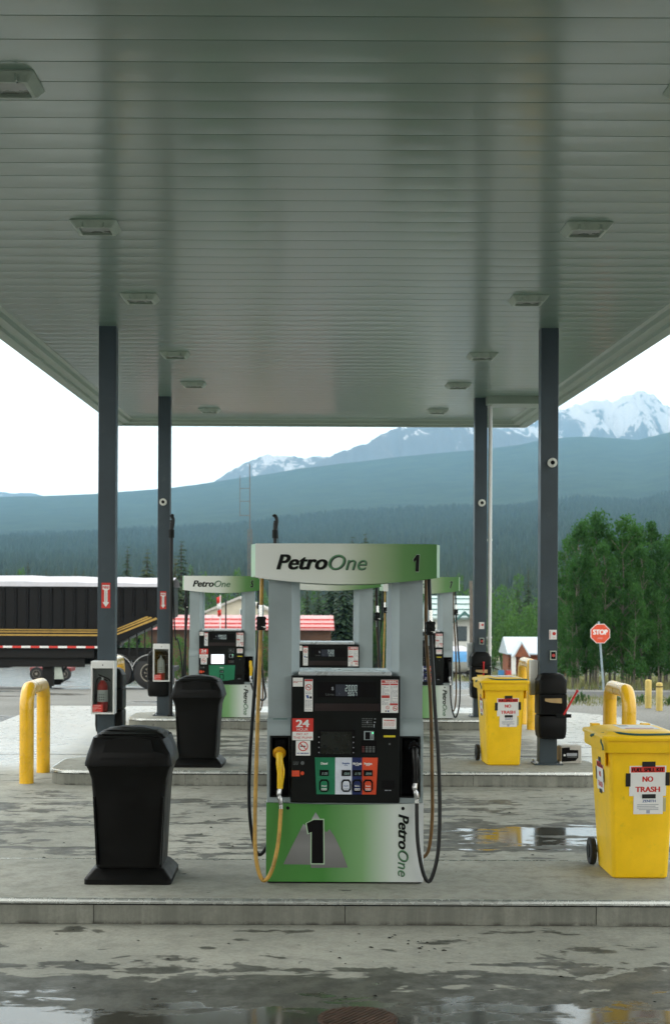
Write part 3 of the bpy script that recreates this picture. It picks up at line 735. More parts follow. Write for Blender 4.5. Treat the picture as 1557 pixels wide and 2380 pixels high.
            mb.rect(u3(fr - 33), u3(fr + 33), w3(1508), w3(1485), y - .018, tcol if m != gWhite else txtgrey); lines(mb, u3(fr - 28), u3(fr + 28), w3(1504), w3(1488), 1, y - .019, m, 5, .6)
    else:
        pl = [(u3(370), zt_), (u3(392), zb_ + .01), (u3(600), zb_ - .008), (u3(900), zb_ - .008), (u3(1120), zb_ + .01), (u3(1142), zt_)]
        mb.prism(pl, y - .006, y, gGreen)
        mb.txt('Diesel', u3(700), u3(800), w3(1197), w3(1168), y - .007, paper, .03)
        mb.box(u3(690), u3(810), y - .010, y - .006, w3(1335), w3(1262), hollow); sevenseg(mb, '2.109', u3(705), u3(795), w3(1320), w3(1285), y - .011, digit_s)
        mb.box(u3(690), u3(810), y - .012, y - .006, w3(1530), w3(1380), hollow); mb.box(u3(712), u3(788), y - .017, y - .012, w3(1515), w3(1400), gGreen)
    mb.build('grade_panel', body, smooth=0)
    # stickers
    ys_ = y - .0015
    mb = MB(); mb.box(u3(98), u3(220), ys_, y, w3(243), w3(135), paper); lines(mb, u3(105), u3(213), w3(200), w3(172), 2, ys_ - .0005, MATS['dull_red'], 7); mb.build('sticker', body, smooth=0)
    mb = MB(); mb.box(u3(240), u3(342), ys_, y, w3(548), w3(152), paper); mb.rect(u3(243), u3(339), w3(178), w3(154), ys_ - .0005, MATS['dull_red'])
    nosmoke(mb, u3(290), w3(250), .022, ys_ - .0006); mb.rect(u3(305), u3(330), w3(390), w3(362), ys_ - .0006, txtblack)
    mb.add([(u3(258), ys_ - .0006, w3(350)), (u3(285), ys_ - .0006, w3(345)), (u3(300), ys_ - .0006, w3(385)), (u3(272), ys_ - .0006, w3(388))], [(0, 1, 2, 3)], txtblue)
    lines(mb, u3(248), u3(335), w3(500), w3(405), 6, ys_ - .0006, txtgrey, 8); lines(mb, u3(248), u3(335), w3(540), w3(515), 2, ys_ - .0006, txtgrey, 9); lines(mb, u3(252), u3(330), w3(335), w3(300), 2, ys_ - .0006, txtgrey, 19)
    mb.build('phone_sticker', body, smooth=0)
    mb = MB(); mb.box(u3(1177), u3(1388), ys_, y, w3(560), w3(155), paper)
    mb.rect(u3(1183), u3(1382), w3(195), w3(160), ys_ - .0005, MATS['dull_red']); mb.txt('WARNING', u3(1225), u3(1370), w3(192), w3(165), ys_ - .001, paper, .03)
    for a, b, c_, d in ((1183, 1280, 222, 202), (1287, 1382, 222, 202), (1183, 1282, 380, 345), (1285, 1382, 468, 443)): mb.rect(u3(a), u3(b), w3(c_), w3(d), ys_ - .0005, MATS['dull_red'])
    lines(mb, u3(1187), u3(1277), w3(340), w3(230), 8, ys_ - .0006, txtgrey, 10); lines(mb, u3(1290), u3(1380), w3(438), w3(230), 14, ys_ - .0006, txtgrey, 11); lines(mb, u3(1187), u3(1277), w3(465), w3(388), 6, ys_ - .0006, txtgrey, 12)
    nosmoke(mb, u3(1258), w3(495), .012, ys_ - .0006, False); nosmoke(mb, u3(1350), w3(505), .017, ys_ - .0006)
    mb.rect(u3(1230), u3(1242), w3(550), w3(530), ys_ - .0006, txtblack); mb.rect(u3(1256), u3(1275), w3(550), w3(530), ys_ - .0006, txtblue)
    mb.build('warning_sticker', body, smooth=0)
    mb = MB(); mb.box(u3(1197), u3(1365), ys_, y, w3(757), w3(625), paper); mb.txt('WARNING', u3(1212), u3(1350), w3(664), w3(644), ys_ - .0006, red, .04)
    lines(mb, u3(1212), u3(1350), w3(725), w3(674), 4, ys_ - .0006, MATS['faint_red'], 13); lines(mb, u3(1205), u3(1358), w3(750), w3(736), 1, ys_ - .0006, txtgrey, 14); mb.build('small_warning_sticker', body, smooth=0)
    mb = MB(); mb.box(u3(92), u3(350), ys_, y, w3(796), w3(632), red); mb.box(u3(94), u3(348), ys_ - .0002, y, w3(900), w3(797), paper)
    mb.txt('24', u3(142), u3(298), w3(740), w3(650), ys_ - .001, paper, .05); mb.txt('HOUR', u3(150), u3(285), w3(784), w3(752), ys_ - .001, paper)
    mb.txt('PAY AT', u3(146), u3(290), w3(840), w3(812), ys_ - .001, red); mb.txt('THE PUMP', u3(106), u3(336), w3(884), w3(855), ys_ - .001, red); mb.build('opening_hours_sticker', body, smooth=0)
    mb = MB(); mb.box(u3(138), u3(315), ys_, y, w3(1088), w3(905), paper); nosmoke(mb, u3(227), w3(975), .034, ys_ - .0006); mb.txt('NO SMOKING', u3(152), u3(298), w3(1070), w3(1052), ys_ - .001, txtblue, .03); mb.build('no_smoking_sticker', body, smooth=0)
    if kind == 'four':
        mb = MB(); mb.box(u1(238), u1(342), .026, .036, w1(1440), w1(1402), teal); mb.txt('Diesel', u1(246), u1(334), w1(1434), w1(1408), .025, MATS['pale_teal'], .02); mb.build('diesel_tag', e, smooth=0)
    # header: bowed front board between flared ends
    mb = MB(); n = 22; zt3 = 2.357; W = .628
    def zb3(x): return 2.122 - .045 * (1 - (x / W) ** 2) - .0
    def yf(x): return -.02 - .05 * (1 - (x / W) ** 2)
    xs = [-W + 2 * W * i / n for i in range(n + 1)]
    for side in (0, 1):
        f = (lambda x: yf(x)) if side == 0 else (lambda x: .61 - yf(x))
        g = .022 if side == 0 else -.022
        vs = [(x, f(x), zb3(x)) for x in xs] + [(x, f(x), zt3) for x in xs] + [(x, f(x) + g, zb3(x)) for x in xs] + [(x, f(x) + g, zt3) for x in xs]; m_ = n + 1
        fs = []
        for i in range(n): fs += [(i, i + 1, m_ + i + 1, m_ + i), (3 * m_ + i, 3 * m_ + i + 1, 2 * m_ + i + 1, 2 * m_ + i), (m_ + i, m_ + i + 1, 3 * m_ + i + 1, 3 * m_ + i), (2 * m_ + i, 2 * m_ + i + 1, i + 1, i)]
        mb.add(vs, fs, hdr_m)
    hd = mb.build('header_board', e, smooth=20)
    mb = MB(); t0 = len(mb.v)
    wordmark(mb, (u1(262), 0, w1(306)), (u1(915) - u1(262), 0, 0), (0, 0, w1(195) - w1(306)))
    mb.v = [(x, yf(x) - .0022 + yy_, z) for x, yy_, z in mb.v]; mb.build('wordmark', hd, smooth=0); mb = MB()
    dx = .0 if num == '1' else .02
    if num == '1':
        for g_, dy_, m_ in ((.004, -.0006, MATS['mark_shadow']), (0, -.0012, txtblack)):
            P = [(1258, 228), (1282, 193), (1303, 193), (1298, 317), (1274, 317), (1278, 232), (1262, 248)]
            cx_, cz_ = u1(1281), w1(255); q_ = [(cx_ + (u1(a) - cx_) * (1 + g_ * 35), dy_, cz_ + (w1(b) - cz_) * (1 + g_ * 14)) for a, b in P]
            mb.add(q_, [tuple(range(7))], m_)
    else: mb.txt(num, u1(1250) + dx, u1(1303) + dx, w1(320), w1(190), -.0006, MATS['mark_shadow'], .05, .15 if num != '1' else .12); mb.txt(num, u1(1253) + dx, u1(1301) + dx, w1(317), w1(193), -.0012, txtblack, .035, .15)
    mb.v = [(x, yf(x) - .0022 + yy_, z) for x, yy_, z in mb.v]; mb.build('pump_number', hd, smooth=0)
    mb = MB(); mb.box(-.60, .60, .01, .59, 2.15, 2.345, end_m)
    for sx in (-1, 1): mb.prism([(sx * .628, .0), (sx * .664, .16), (sx * .664, .45), (sx * .628, .61), (sx * .59, .61), (sx * .59, .0)], 2.128, 2.356, end_m, 'z')
    mb.build('header_box', e)
    # hoses
    ym = {'four': hoseyel, 'diesel': hoseblack}[kind]
    if kind == 'four':
        p = nozzle(e, u1(285), w2(345), nozyel, nozamb, 'nozzle')
        mb = MB(); mb.tube([(-.585, .1, 2.15), (-.588, .09, 1.95), (-.592, .07, 1.7), (-.605, .03, 1.25), (-.613, 0, .9), (-.622, -.03, .45), (-.612, -.06, .18), (-.565, -.08, .036), (-.505, -.09, .10), (-.460, -.07, .29), (p[0], p[1], p[2])], .014, ym, 12); mb.build('hose', e)
        breakaway(e, -.589, .085, 1.80)
        p = nozzle(e, u1(1275), w2(300), hoseblack, hollow, 'nozzle')
        mb = MB(); mb.tube([(.585, .1, 2.15), (.59, .09, 1.95), (.598, .07, 1.7), (.625, .03, 1.2), (.645, 0, .9), (.655, -.03, .52), (.640, -.06, .22), (.585, -.08, .036), (.535, -.09, .10), (.500, -.07, .31), (p[0], p[1], p[2])], .0135, hoseblack, 12); mb.build('hose', e)
        breakaway(e, .594, .085, 1.77)
    else:
        p = nozzle(e, u1(1275), w2(300), nozyel, hollow, 'nozzle')
        mb = MB(); mb.tube([p, (.50, -.05, .56), (.56, -.06, .40), (.66, .0, .30), (.73, .1, .34), (.70, .2, .55), (.64, .25, 1.0), (.61, .2, 1.7), (.60, .15, 2.15)], .016, hoseblack, 12); mb.build('hose', e)
        breakaway(e, .607, .19, 1.86); breakaway(e, -.607, .1, 1.86)
        mb = MB(); mb.tube([(-.607, .1, 2.15), (-.61, .1, 1.4), (-.62, .1, .3)], .02, hoseblack, 10); mb.build('hose', e)
    # hoses of the far face
    mb = MB(); mb.tube([(-.60, .52, 2.15), (-.62, .55, 1.7), (-.66, .62, 1.2), (-.69, .66, .7), (-.685, .68, .35), (-.64, .69, .10), (-.58, .69, .10), (-.50, .68, .3), (-.46, .65, .56)], .0135, hoseblack, 12); mb.build('hose', e)
    mb = MB(); mb.tube([(.60, .52, 2.15), (.605, .55, 1.7), (.645, .62, 1.2), (.66, .66, .7), (.665, .68, .35), (.635, .69, .10), (.56, .69, .08), (.50, .68, .3), (.46, .65, .56)], .0135, hosebrown, 12); mb.build('hose', e)
    return e
pm('printer_red', (.014, .006, .006), .4); pm('mark_outline', (.42, .58, .40), .5); pm('dull_red', (.50, .06, .055), .5); pm('faint_red', (.62, .30, .28), .5); pm('pale_teal', (.38, .55, .5), .5)
dispenser((.262, 9.86, .1715), '1', 'nearest fuel pump, number 1, with green and white header, mountain emblem and yellow diesel nozzle', '20.00', '9.667')
dispenser((.228, 16.75, .1715), '3', 'middle fuel pump directly behind pump number 1, its display reading 75.00', '75.00', '36.250')
d5 = dispenser((-1.43, 23.6, .1715), '5', 'far left fuel pump, number 5, with lit white screen and green diesel panel', '', '', 'diesel')
dispenser((1.87, 23.6, .1715), '7', 'far right fuel pump, number 7, half hidden behind the right column of pump 1', '75.00', '36.250')
for sx in (-.87, .87):    # tall hose masts of the truck pump
    mb = MB(); mb.tube([(sx, .3, 0), (sx, .3, 3.05), (sx + .01, .3, 3.15), (sx + .03, .3, 3.30), (sx + .0, .3, 3.38), (sx - .03 * (1 if sx > 0 else -1), .3, 3.36)], [.034] * 10 + [.03] * 30, hoseblack, 10)
    mb.tube([(sx, .3, 3.0), (sx, .3, 3.14)], .05, blackp, 10, False); mb.box(sx - .05, sx + .05, .25, .35, 0, .02, blackp)
    m_ = mb.build('hose_mast', d5)
    mb = MB(); s_ = 1 if sx > 0 else -1
    mb.tube([(sx + .03 * s_, .3, 3.3), (sx + .1 * s_, .3, 2.4), (sx + .17 * s_, .3, 1.5), (sx + .20 * s_, .3, 1.25), (sx + .32 * s_, .32, .9), (sx + .25 * s_, .3, .4), (sx - .0, .25, .55)] if sx > 0 else
            [(sx - .02, .3, 3.3), (sx + .03, .3, 2.2), (sx + .07, .3, 1.35), (sx + .12, .25, 1.28), (sx + .19, .2, .9), (sx + .19, .2, .3), (sx + .1, .2, .12)], .012 if sx < 0 else .006, hoseblack, 8); mb.build('hose', m_)

# ------------------------------------------------------------ litter bins
def trash_can():
    e = empty('trash_can', (0, 0, 0), 'x', 'trash can', 'black trash cans beside the pumps')
    mb = MB(); cx, cy = 0, .30
    mb.loft([rr_ring(cx, cy, .60, .60, 0, .03), rr_ring(cx, cy, .60, .60, .035, .03), rr_ring(cx, cy, .58, .58, .05, .03), rr_ring(cx, cy, .50, .50, .095, .03), rr_ring(cx, cy, .47, .47, .105, .03)], binblack); mb.build('plinth', e, smooth=30)
    mb = MB(); mb.loft([rr_ring(cx, cy, .455, .455, .10, .03), rr_ring(cx, cy, .505, .505, .62, .03), rr_ring(cx, cy, .52, .52, .72, .03), rr_ring(cx, cy, .555, .555, .78, .03), rr_ring(cx, cy, .585, .585, .815, .03)], binblack)
    for sx in (-1, 1): mb.prism([(cx + sx * .22, .13), (cx + sx * .245, .60), (cx + sx * .233, .60), (cx + sx * .208, .13)], cy - .262, cy - .22, binblack)
    mb.build('body', e, smooth=30)
    mb = MB()
    def ark(w_, d_, z, k): return rr_ring(cx, cy, w_, d_, z, .045, 5, lambda x, y: z - k * ((x - cx) / (w_ / 2)) ** 2 - k * .5 * ((y - cy) / (d_ / 2)) ** 2)
    mb.loft([rr_ring(cx, cy, .60, .60, .815, .035), rr_ring(cx, cy, .602, .602, .835, .035), rr_ring(cx, cy, .575, .565, .90, .04), ark(.51, .46, 1.02, .01), ark(.46, .40, 1.055, .022), ark(.36, .28, 1.069, .014), ark(.2, .14, 1.072, .005), ark(.1, .09, 1.074, .001)], binblack); h_ = mb.build('hood', e, smooth=40)
    mb = MB(); P = lambda x, t: (x * (1 - .12 * t), .014 + .052 * t - .003, .86 + .145 * t)
    q = [P(-.19, 0), P(.19, 0), P(.17, .9), P(.08, 1.0), P(-.08, 1.0), P(-.17, .9)]
    mb.add(q + [(a, b - .006, c) for a, b, c in q], [(5, 4, 3, 2, 1, 0), (6, 7, 8, 9, 10, 11)] + [(i, (i + 1) % 6, (i + 1) % 6 + 6, i + 6) for i in range(6)], binblack); mb.build('flap', h_)
    return e
tcan = trash_can()
place(tcan, (-1.235, 9.78, .1705), 'black hooded trash can left of the nearest pump on the front island')
place(tcan, (-1.30, 16.6, .1705), 'smaller looking black trash can on the second island, in front of pump 5', rz=R(-2))

def spill_bin():
    e = empty('wheeled_bin', (0, 0, 0), 'x', 'wheelie bin', 'yellow spill kit bins')
    mb = MB()
    def ring(w_, yf_, yb, z, rad=.035): return rr_ring(0, (yf_ + yb) / 2, w_, yb - yf_, z, rad)
    mb.loft([ring(.375, .015, .50, 0), ring(.395, .003, .52, .012), ring(.395, 0, .53, .03), ring(.40, -.002, .535, .06), ring(.475, -.045, .62, .90), ring(.475, -.045, .62, .905), ring(.545, -.075, .67, .90), ring(.555, -.08, .68, .915), ring(.555, -.08, .68, .985), ring(.545, -.075, .67, .99)], binyel)
    for sx in (-1, 1):
        mb.prism([(sx * .262, -.03), (sx * .236, .02), (sx * .236, .10), (sx * .262, .10)], .80, .90, binyel, 'z')
    body = mb.build('body', e, smooth=32, bevel=0)
    mb = MB()
    mb.loft([ring(.585, -.10, .67, .988), ring(.59, -.102, .67, 1.005), ring(.575, -.095, .66, 1.018), ring(.50, -.05, .60, 1.028, .05), ring(.46, -.02, .56, 1.042, .05), ring(.30, .05, .5, 1.052, .05)], binyel)
    for sx in (-1, 1): mb.box(sx * .19 - .03, sx * .19 + .03, .64, .72, .99, 1.045, binyel)
    mb.build('lid', e, smooth=32)
    mb = MB(); mb.box(-.11, .16, .1, .42, 1.053, 1.055, paper); mb.rect; lines_ = None; mb.box(-.08, .12, .12, .16, 1.0551, 1.0558, MATS['dull_red']); mb.box(-.09, -.02, .3, .38, 1.0551, 1.0558, txtgrey); mb.build('lid_label', e)
    for sx in (-1, 1):
        mb = MB(); x = sx * .235
        mb.tube([(x - .022, .56, .10), (x + .022, .56, .10)], .10, rubber, 28, False); mb.tube([(x - .028, .56, .10), (x + .028, .56, .10)], .055, blackp, 16, False); wh = mb.build('wheel', e, smooth=40, bevel=.008)
    mb = MB(); mb.tube([(-.235, .56, .10), (.235, .56, .10)], .012, metal, 8, False); mb.build('axle', e)
    # strap round the lid
    mb = MB(); mb.tube([(-.292, .30, .985), (-.296, .22, 1.0), (-.20, -.0, 1.035), (-.10, -.06, 1.030), (0, -.07, 1.028), (.17, -.06, 1.030), (.26, -.03, 1.028), (.298, .12, 1.0), (.292, .30, .985)], .009, strapb, 8)
    mb.tube([(-.27, -.03, 1.015), (-.297, -.06, .985), (-.290, -.085, .95), (-.284, -.07, .92)], .006, strapb, 8); mb.build('strap', e)
    def sheet(O, U, V, nm, tall=True):
        """O lower-left corner; U, V edge vectors of the sign paper"""
        O, U, V = Vector(O), Vector(U), Vector(V); N = U.cross(V).normalized(); lu, lv = U.length, V.length; u, v = U / lu, V / lv
        mb = MB()
        def q(a, b, c_, d, m, k): mb.quad(O + u * a + v * c_ + N * k, O + u * b + v * c_ + N * k, O + u * b + v * d + N * k, O + u * a + v * d + N * k, m)
        q(0, lu, 0, lv, paper, .002); q(lu * .04, lu * .96, lv * .78, lv * .97, red, .0026)
        mb.text('FUEL SPILL KIT', O + u * lu * .07 + v * lv * .81 + N * .0032, u * lu * .86, v * lv * .12, txtblack, .05)
        mb.text('NO', O + u * lu * .36 + v * lv * .47 + N * .003, u * lu * .28, v * lv * .18, red, .05)
        mb.text('TRASH', O + u * lu * .17 + v * lv * .13 + N * .003, u * lu * .66, v * lv * .18, red, .05)
        mb.build(nm, body, smooth=0)
        mb = MB()
        q(lu * .34, lu * .70, lv * .97, lv * 1.14, tape, .0045); q(-lu * .10, lu * .03, lv * .32, lv * .76, tape, .0045); q(lu * .98, lu * 1.10, lv * .34, lv * .78, tape, .0045); q(lu * .35, lu * .72, -lv * .08, lv * .06, tape, .0055)
        mb.build('tape', body, smooth=0)
        if tall:
            mb = MB(); q(lu * .12, lu * .92, -lv * .60, 0, paper, .003); q(lu * .92, lu * 1.0, -lv * .52, -lv * .05, MATS['residue'], .002)
            mb.text('ZENITH', O + u * lu * .36 - v * lv * .21 + N * .0038, u * lu * .36, v * lv * .085, txtblue, .02)
            for k in range(4):
                r_ = random.Random(k); z_ = -lv * (.30 + .055 * k)
                q(lu * (.22 + .05 * (k == 3)), lu * (.80 - .08 * (k == 1)), z_, z_ + lv * .025, txtgrey, .0038)
            for k in range(3): q(lu * .47, lu * .57, -lv * (.57 - k * .035), -lv * (.57 - k * .035) + lv * .02, txtblue, .0038)
            mb.build('information_sticker', body, smooth=0)
    sl = Vector((0, -.043, .84)).normalized()
    O = Vector((-.09, -.002 - .043 * (.53 / .84) - .0005, .59))
    sheet(O, (.26, 0, .004), tuple(sl * .215), 'front_notice')
    # left flank notice (faces -x)
    sl = Vector((-.0375, 0, .84)).normalized()
    sheet((-.2 - .0375 * (.53 / .84) - .0006, .40, .59), (0, -.24, 0), tuple(sl * .215), 'side_notice', False)
    return e
pm('residue', (.45, .42, .25), .8)
sb = spill_bin()
place(sb, (2.365, 10.08, .1705), 'large yellow wheeled spill kit bin at the right edge of the front island')
place(sb, (2.345, 16.97, .1705), 'yellow wheeled spill kit bin on the second island, left of the right front post', rz=R(1.5))

# ------------------------------------------------------------ pipe guards
def hoop(y0, x, label):
    e = empty('pipe_guard', (x, y0, 0), label, 'bollard', 'yellow hoop guards at the island ends')
    pts = [(0, 0, 0), (0, 0, .5), (0, 0, .9), (0, .035, 1.0), (0, .11, 1.075), (0, .2, 1.09), (0, .52, 1.09), (0, .84, 1.09), (0, .93, 1.075), (0, 1.005, 1.0), (0, 1.04, .9), (0, 1.04, .5), (0, 1.04, 0)]
    mb = MB(); mb.tube(pts, .083, yel, 22)
    mb.tube([(0, 0, .80), (0, 0, .806)], .0845, yel, 22, False)
    mb.build('bent_pipe', e, smooth=50)
    return e
hoop(16.46, -3.25, 'yellow hoop pipe guard at the left end of the second island')
hoop(16.46, 3.72, 'yellow hoop pipe guard at the right end of the second island, above the near bin')
hoop(23.6, -3.25, 'yellow hoop pipe guard at the left end of the farthest island, behind the left post')
hoop(23.6, 3.72, 'yellow hoop pipe guard at the right end of the farthest island, behind the yellow bin')
for k, (px, py, h_, top) in enumerate(((1505.5, 1642, .57, False), (1531, 1648, .55, True))):
    Y = H * F / (py - VY); Xp = at(px, py, Y).x
    e = empty('bollard', (Xp, Y, 0), ['short yellow bollard at the roadside weeds, left one of the pair', 'short yellow bollard with a dark band near its top, right one of the pair'][k], 'bollard', 'short yellow bollards by the weeds')
    mb = MB(); mb.tube([(0, 0, 0), (0, 0, h_ - .03), (0, 0, h_ - .01), (0, 0, h_)], [.064, .064, .056, .03], pm('faded_yellow', (.60, .45, .13), .6, dirt=((.3, .25, .12), .6)), 16, False)
    if top: mb.tube([(0, 0, h_ - .09), (0, 0, h_ - .07)], .066, txtblack, 16, False)
    mb.build('post', e, smooth=40)

# ------------------------------------------------------------ things on the posts
def service_unit():
    e = empty('service_unit', (0, 0, 0), 'x', 'windshield unit', 'black windshield service units on the posts')
    mb = MB(); cy = .0
    mb.loft([rr_ring(0, .10, .20, .24, .78, .02), rr_ring(0, .08, .27, .30, .755, .03), rr_ring(0, .08, .30, .34, .72, .03), rr_ring(0, .08, .335, .36, .70, .04), rr_ring(0, .08, .335, .36, .545, .04)][::-1], binblack); mb.build('cap', e, smooth=35)
    mb = MB()
    mb.loft([rr_ring(0, .08, .32, .34, .285, .03), rr_ring(0, .08, .335, .36, .295, .03), rr_ring(0, .08, .335, .36, .53, .03), rr_ring(0, .08, .32, .34, .54, .03)], binblack)
    ms = mb.build('towel_cabinet', e, smooth=35)
    mb = MB(); mb.box(-.11, .11, -.106, -.1, .31, .475, hollow); mb.build('towel_opening', ms)
    mb = MB(); mb.add([(-.10, -.108, .485), (.10, -.108, .49), (.10, -.118, .43), (-.03, -.122, .437), (-.10, -.125, .455)], [(0, 4, 3, 2, 1)], brown); mb.build('paper_towel', ms)
    mb = MB()
    mb.loft([rr_ring(0, .08, .27, .30, .0, .04), rr_ring(0, .08, .315, .34, .02, .04), rr_ring(0, .08, .335, .36, .10, .04), rr_ring(0, .08, .335, .36, .26, .04), rr_ring(0, .08, .32, .34, .275, .04)], binblack); mb.build('water_bucket', e, smooth=35)
    return e
su = service_unit()
su_z = at(1283, 1720, 16.8).z
place(su, (2.915, 16.98, su_z), 'black windshield service unit with brown paper towel on the right front post', rz=0)
place(su, (-2.39, 17.34, su_z + .03), 'black windshield service unit behind the extinguisher cabinet on the left front post', rz=math.pi)
place(su, (2.91, 23.92, su_z), 'black windshield service unit on the right back post, behind the yellow bin')
place(su, (-2.60, 24.1, su_z), 'black windshield service unit on the left side of the left back post', rz=R(-90))
def squeegee(p0, p1, label):
    p0, p1 = Vector(p0), Vector(p1); e = empty('squeegee', p0, label, 'squeegee', 'red handled squeegees'); d = p1 - p0
    mb = MB(); mb.tube([(0, 0, 0), tuple(d * .5), tuple(d)], [.013, .012, .013], redh, 10, False); mb.tube([tuple(d * .93), tuple(d)], .017, redh, 10, False); mb.build('handle', e)
    mb = MB(); mb.box(-.09, .09, -.012, .012, -.03, .012, blackp); mb.build('blade', e)
squeegee(at(1309, 1662, 16.88), at(1342, 1604, 16.85), 'red squeegee handle leaning out of the service unit on the right front post')
squeegee(at(1122.5, 1590, 23.83), at(1123.5, 1538, 23.80), 'upright red squeegee handle in the service unit of the right back post')

def fire_sign(c, s, label):
    e = empty('fire_sign', c, label, 'sign', 'red fire extinguisher signs'); mb = MB()
    w_, h_ = .105 * s, .305 * s
    mb.box(-w_ / 2, w_ / 2, -.003, 0, -h_ / 2, h_ / 2, red)
    P = [(-.043, .125), (.043, .125), (.043, .075), (.02, .065), (.02, -.08), (.04, -.08), (0, -.138), (-.04, -.08), (-.02, -.08), (-.02, .065), (-.043, .075)]
    mb.add([(a * s, -.0038, b * s) for a, b in P], [tuple(range(len(P)))], paper)
    mb.txt('FIRE', -.037 * s, .037 * s, .083 * s, .112 * s, -.0046, red, .04)
    mb.text('EXTINGUISHER', (-.007 * s, -.0046, .055 * s), (0, 0, -.13 * s), (.014 * s, 0, 0), txtgrey, .02)
    mb.build('sign_plate', e, smooth=0)
fire_sign(Vector((-2.425, 17.058, at(241, 1384, 17.06).z)), 1.0, 'red sign with white arrow on the left front post')
fire_sign(Vector((-2.445, 23.998, at(380, 1395, 24).z)), .98, 'red sign with white arrow on the left back post')

greyin = pm('cabinet_inside', (.30, .31, .31), .6)
def cabinet(c, s, label, lab2, red_body):
    e = empty('extinguisher_cabinet', c, label, 'cabinet', 'white extinguisher cabinets'); mb = MB(); w_, h_, d = .14, .315, .20
    mb.box(-w_, -w_ + .02, -d, 0, -h_, h_, white); mb.box(w_ - .02, w_, -d, 0, -h_, h_, white)
    mb.box(-w_ + .02, w_ - .02, -d, 0, h_ - .085, h_, white); mb.box(-w_ + .02, w_ - .02, -d, 0, -h_, -h_ + .022, white)
    mb.box(-w_ + .02, w_ - .02, -.01, 0, -h_ + .022, h_ - .085, greyin); mb.build('housing', e, bevel=.004)
    mb = MB(); mb.box(-w_ + .02, w_ - .02, -d + .004, -d + .007, -h_ + .022, h_ - .085, clear); pn = mb.build('clear_front', e)
    mb = MB(); mb.rect(-w_ + .022, .0, -h_ + .026, -h_ + .115, -d + .002, red); mb.txt('WARNING', -.105, -.02, -h_ + .095, -h_ + .108, -d + .001, MATS['pale_pink'], .03)
    lines(mb, -.108, -.015, -h_ + .03, -h_ + .09, 5, -d + .001, MATS['pale_pink'], 21); mb.build('warning_label', pn, smooth=0)
    mb = MB(); mb.cyl((0, -d - .004, h_ - .045), .008, .006, txtdim, 'y', 10); mb.build('latch', e)
    x = empty('fire_extinguisher', (c[0] - .015, c[1] - .10, c[2] - h_ + .024), lab2, 'fire extinguisher', 'fire extinguishers')
    mb = MB(); mb.tube([(0, 0, 0), (0, 0, .01), (0, 0, .30), (0, 0, .335), (0, 0, .36), (0, 0, .375)], [.05, .062, .062, .052, .03, .02], red if red_body else white, 24, False)
    mb.build('cylinder', x, smooth=50)
    mb = MB(); mb.tube([(0, 0, .12), (0, 0, .26 if red_body else .34)], [.0635, .0635] if red_body else [.0635, .056], paper, 24, False); 
    for k in range(9): mb.box(-.03 + (k % 3) * .022, -.018 + (k % 3) * .022, -.0655, -.063, .14 + .03 * (k // 3), .152 + .03 * (k // 3), txtdim)
    mb.build('body_label', x, smooth=40)
    if not red_body:
        mb = MB(); mb.tube([(0, 0, .0), (0, 0, .12)], .064, red, 24, False); mb.build('base_band', x, smooth=40)
    mb = MB(); mb.tube([(0, 0, .37), (0, 0, .41)], .016, metal, 10, False); mb.tube([(-.05, 0, .44), (0, 0, .42), (.07, 0, .39), (.09, 0, .36)], .008, blackp, 8); mb.tube([(-.04, 0, .405), (.06, 0, .37)], .007, blackp, 8, False)
    mb.build('valve_lever', x)
    mb = MB(); mb.tube([(0, -.0, .40), (-.05, -.01, .40), (-.078, -.01, .33), (-.078, 0, .2), (-.07, 0, .1)], .009, rubber, 8); mb.build('discharge_hose', x)
pm('pale_pink', (.75, .45, .42), .5)
cabinet(Vector((-2.43, 17.055, at(237, 1598, 16.9).z)), 1, 'white extinguisher cabinet on the left front post', 'red fire extinguisher with white label inside the cabinet on the left front post', True)
cabinet(Vector((-2.45, 23.995, at(380, 1540, 23.9).z)), 1, 'white extinguisher cabinet on the left back post', 'fire extinguisher with long white label inside the cabinet on the left back post', False)
def sign_small(c, label):
    e = empty('notice', c, label, 'sign', 'small white notices on posts'); mb = MB(); mb.box(-.045, .045, -.003, 0, -.058, .058, paper); mb.disc(.015, .012, -.004, .021, red, 16); mb.rect(-.04, -.03, -.05, .045, -.004, MATS['faint_red']); mb.rect(-.0, .03, -.04, -.035, -.004, MATS['faint_red']); mb.build('plate', e, smooth=0)
def stop_box(c, label):
    e = empty('emergency_stop', c, label, 'switch box', 'emergency stop boxes on posts'); mb = MB(); mb.box(-.037, .037, -.035, 0, -.055, .055, MATS['box_grey']); mb.box(-.027, .027, -.0365, -.035, -.043, .043, hollow); mb.build('box', e, bevel=.004)
    mb = MB(); mb.cyl((0, -.05, 0), .019, .015, MATS['dull_red'], 'y', 16); mb.build('push_button', e)
pm('box_grey', (.40, .45, .40), .5)
for (px, Y, y1, y2, nm) in ((1284, 17.06, 1475, 1523, 'right front'), (1118.5, 24.0, 1454, 1490, 'right back')):
    a, b = at(px, y1, Y), at(px, y2, Y); a.y = b.y = Y - .002
    sign_small(a, f'small white notice with red circle on the {nm} post'); stop_box(b, f'grey emergency stop box on the {nm} post')
def speaker(c, r, label):
    e = empty('round_speaker', c, label, 'speaker', 'round white rimmed speakers on posts'); mb = MB()
    mb.tube([(0, 0, 0), (0, -.05, 0), (0, -.055, 0), (0, -.03, 0)], [r, r, r * .6, r * .5], MATS['rim_white'], 24, False); mb.build('rim', e, smooth=30)
    mb = MB(); mb.tube([(0, -.02, 0), (0, -.058, 0)], [r * .6, r * .45], hollow, 20, False); mb.build('cone', e)
pm('rim_white', (.66, .67, .62), .4)
speaker(at(1282, 1076, 17.06), .056, 'round white rimmed speaker on the right front post')
speaker(at(1119, 1169, 24.0), .060, 'round white rimmed speaker on the right back post')
speaker(at(380, 1167, 24.0), .060, 'round white rimmed speaker on the left back post')

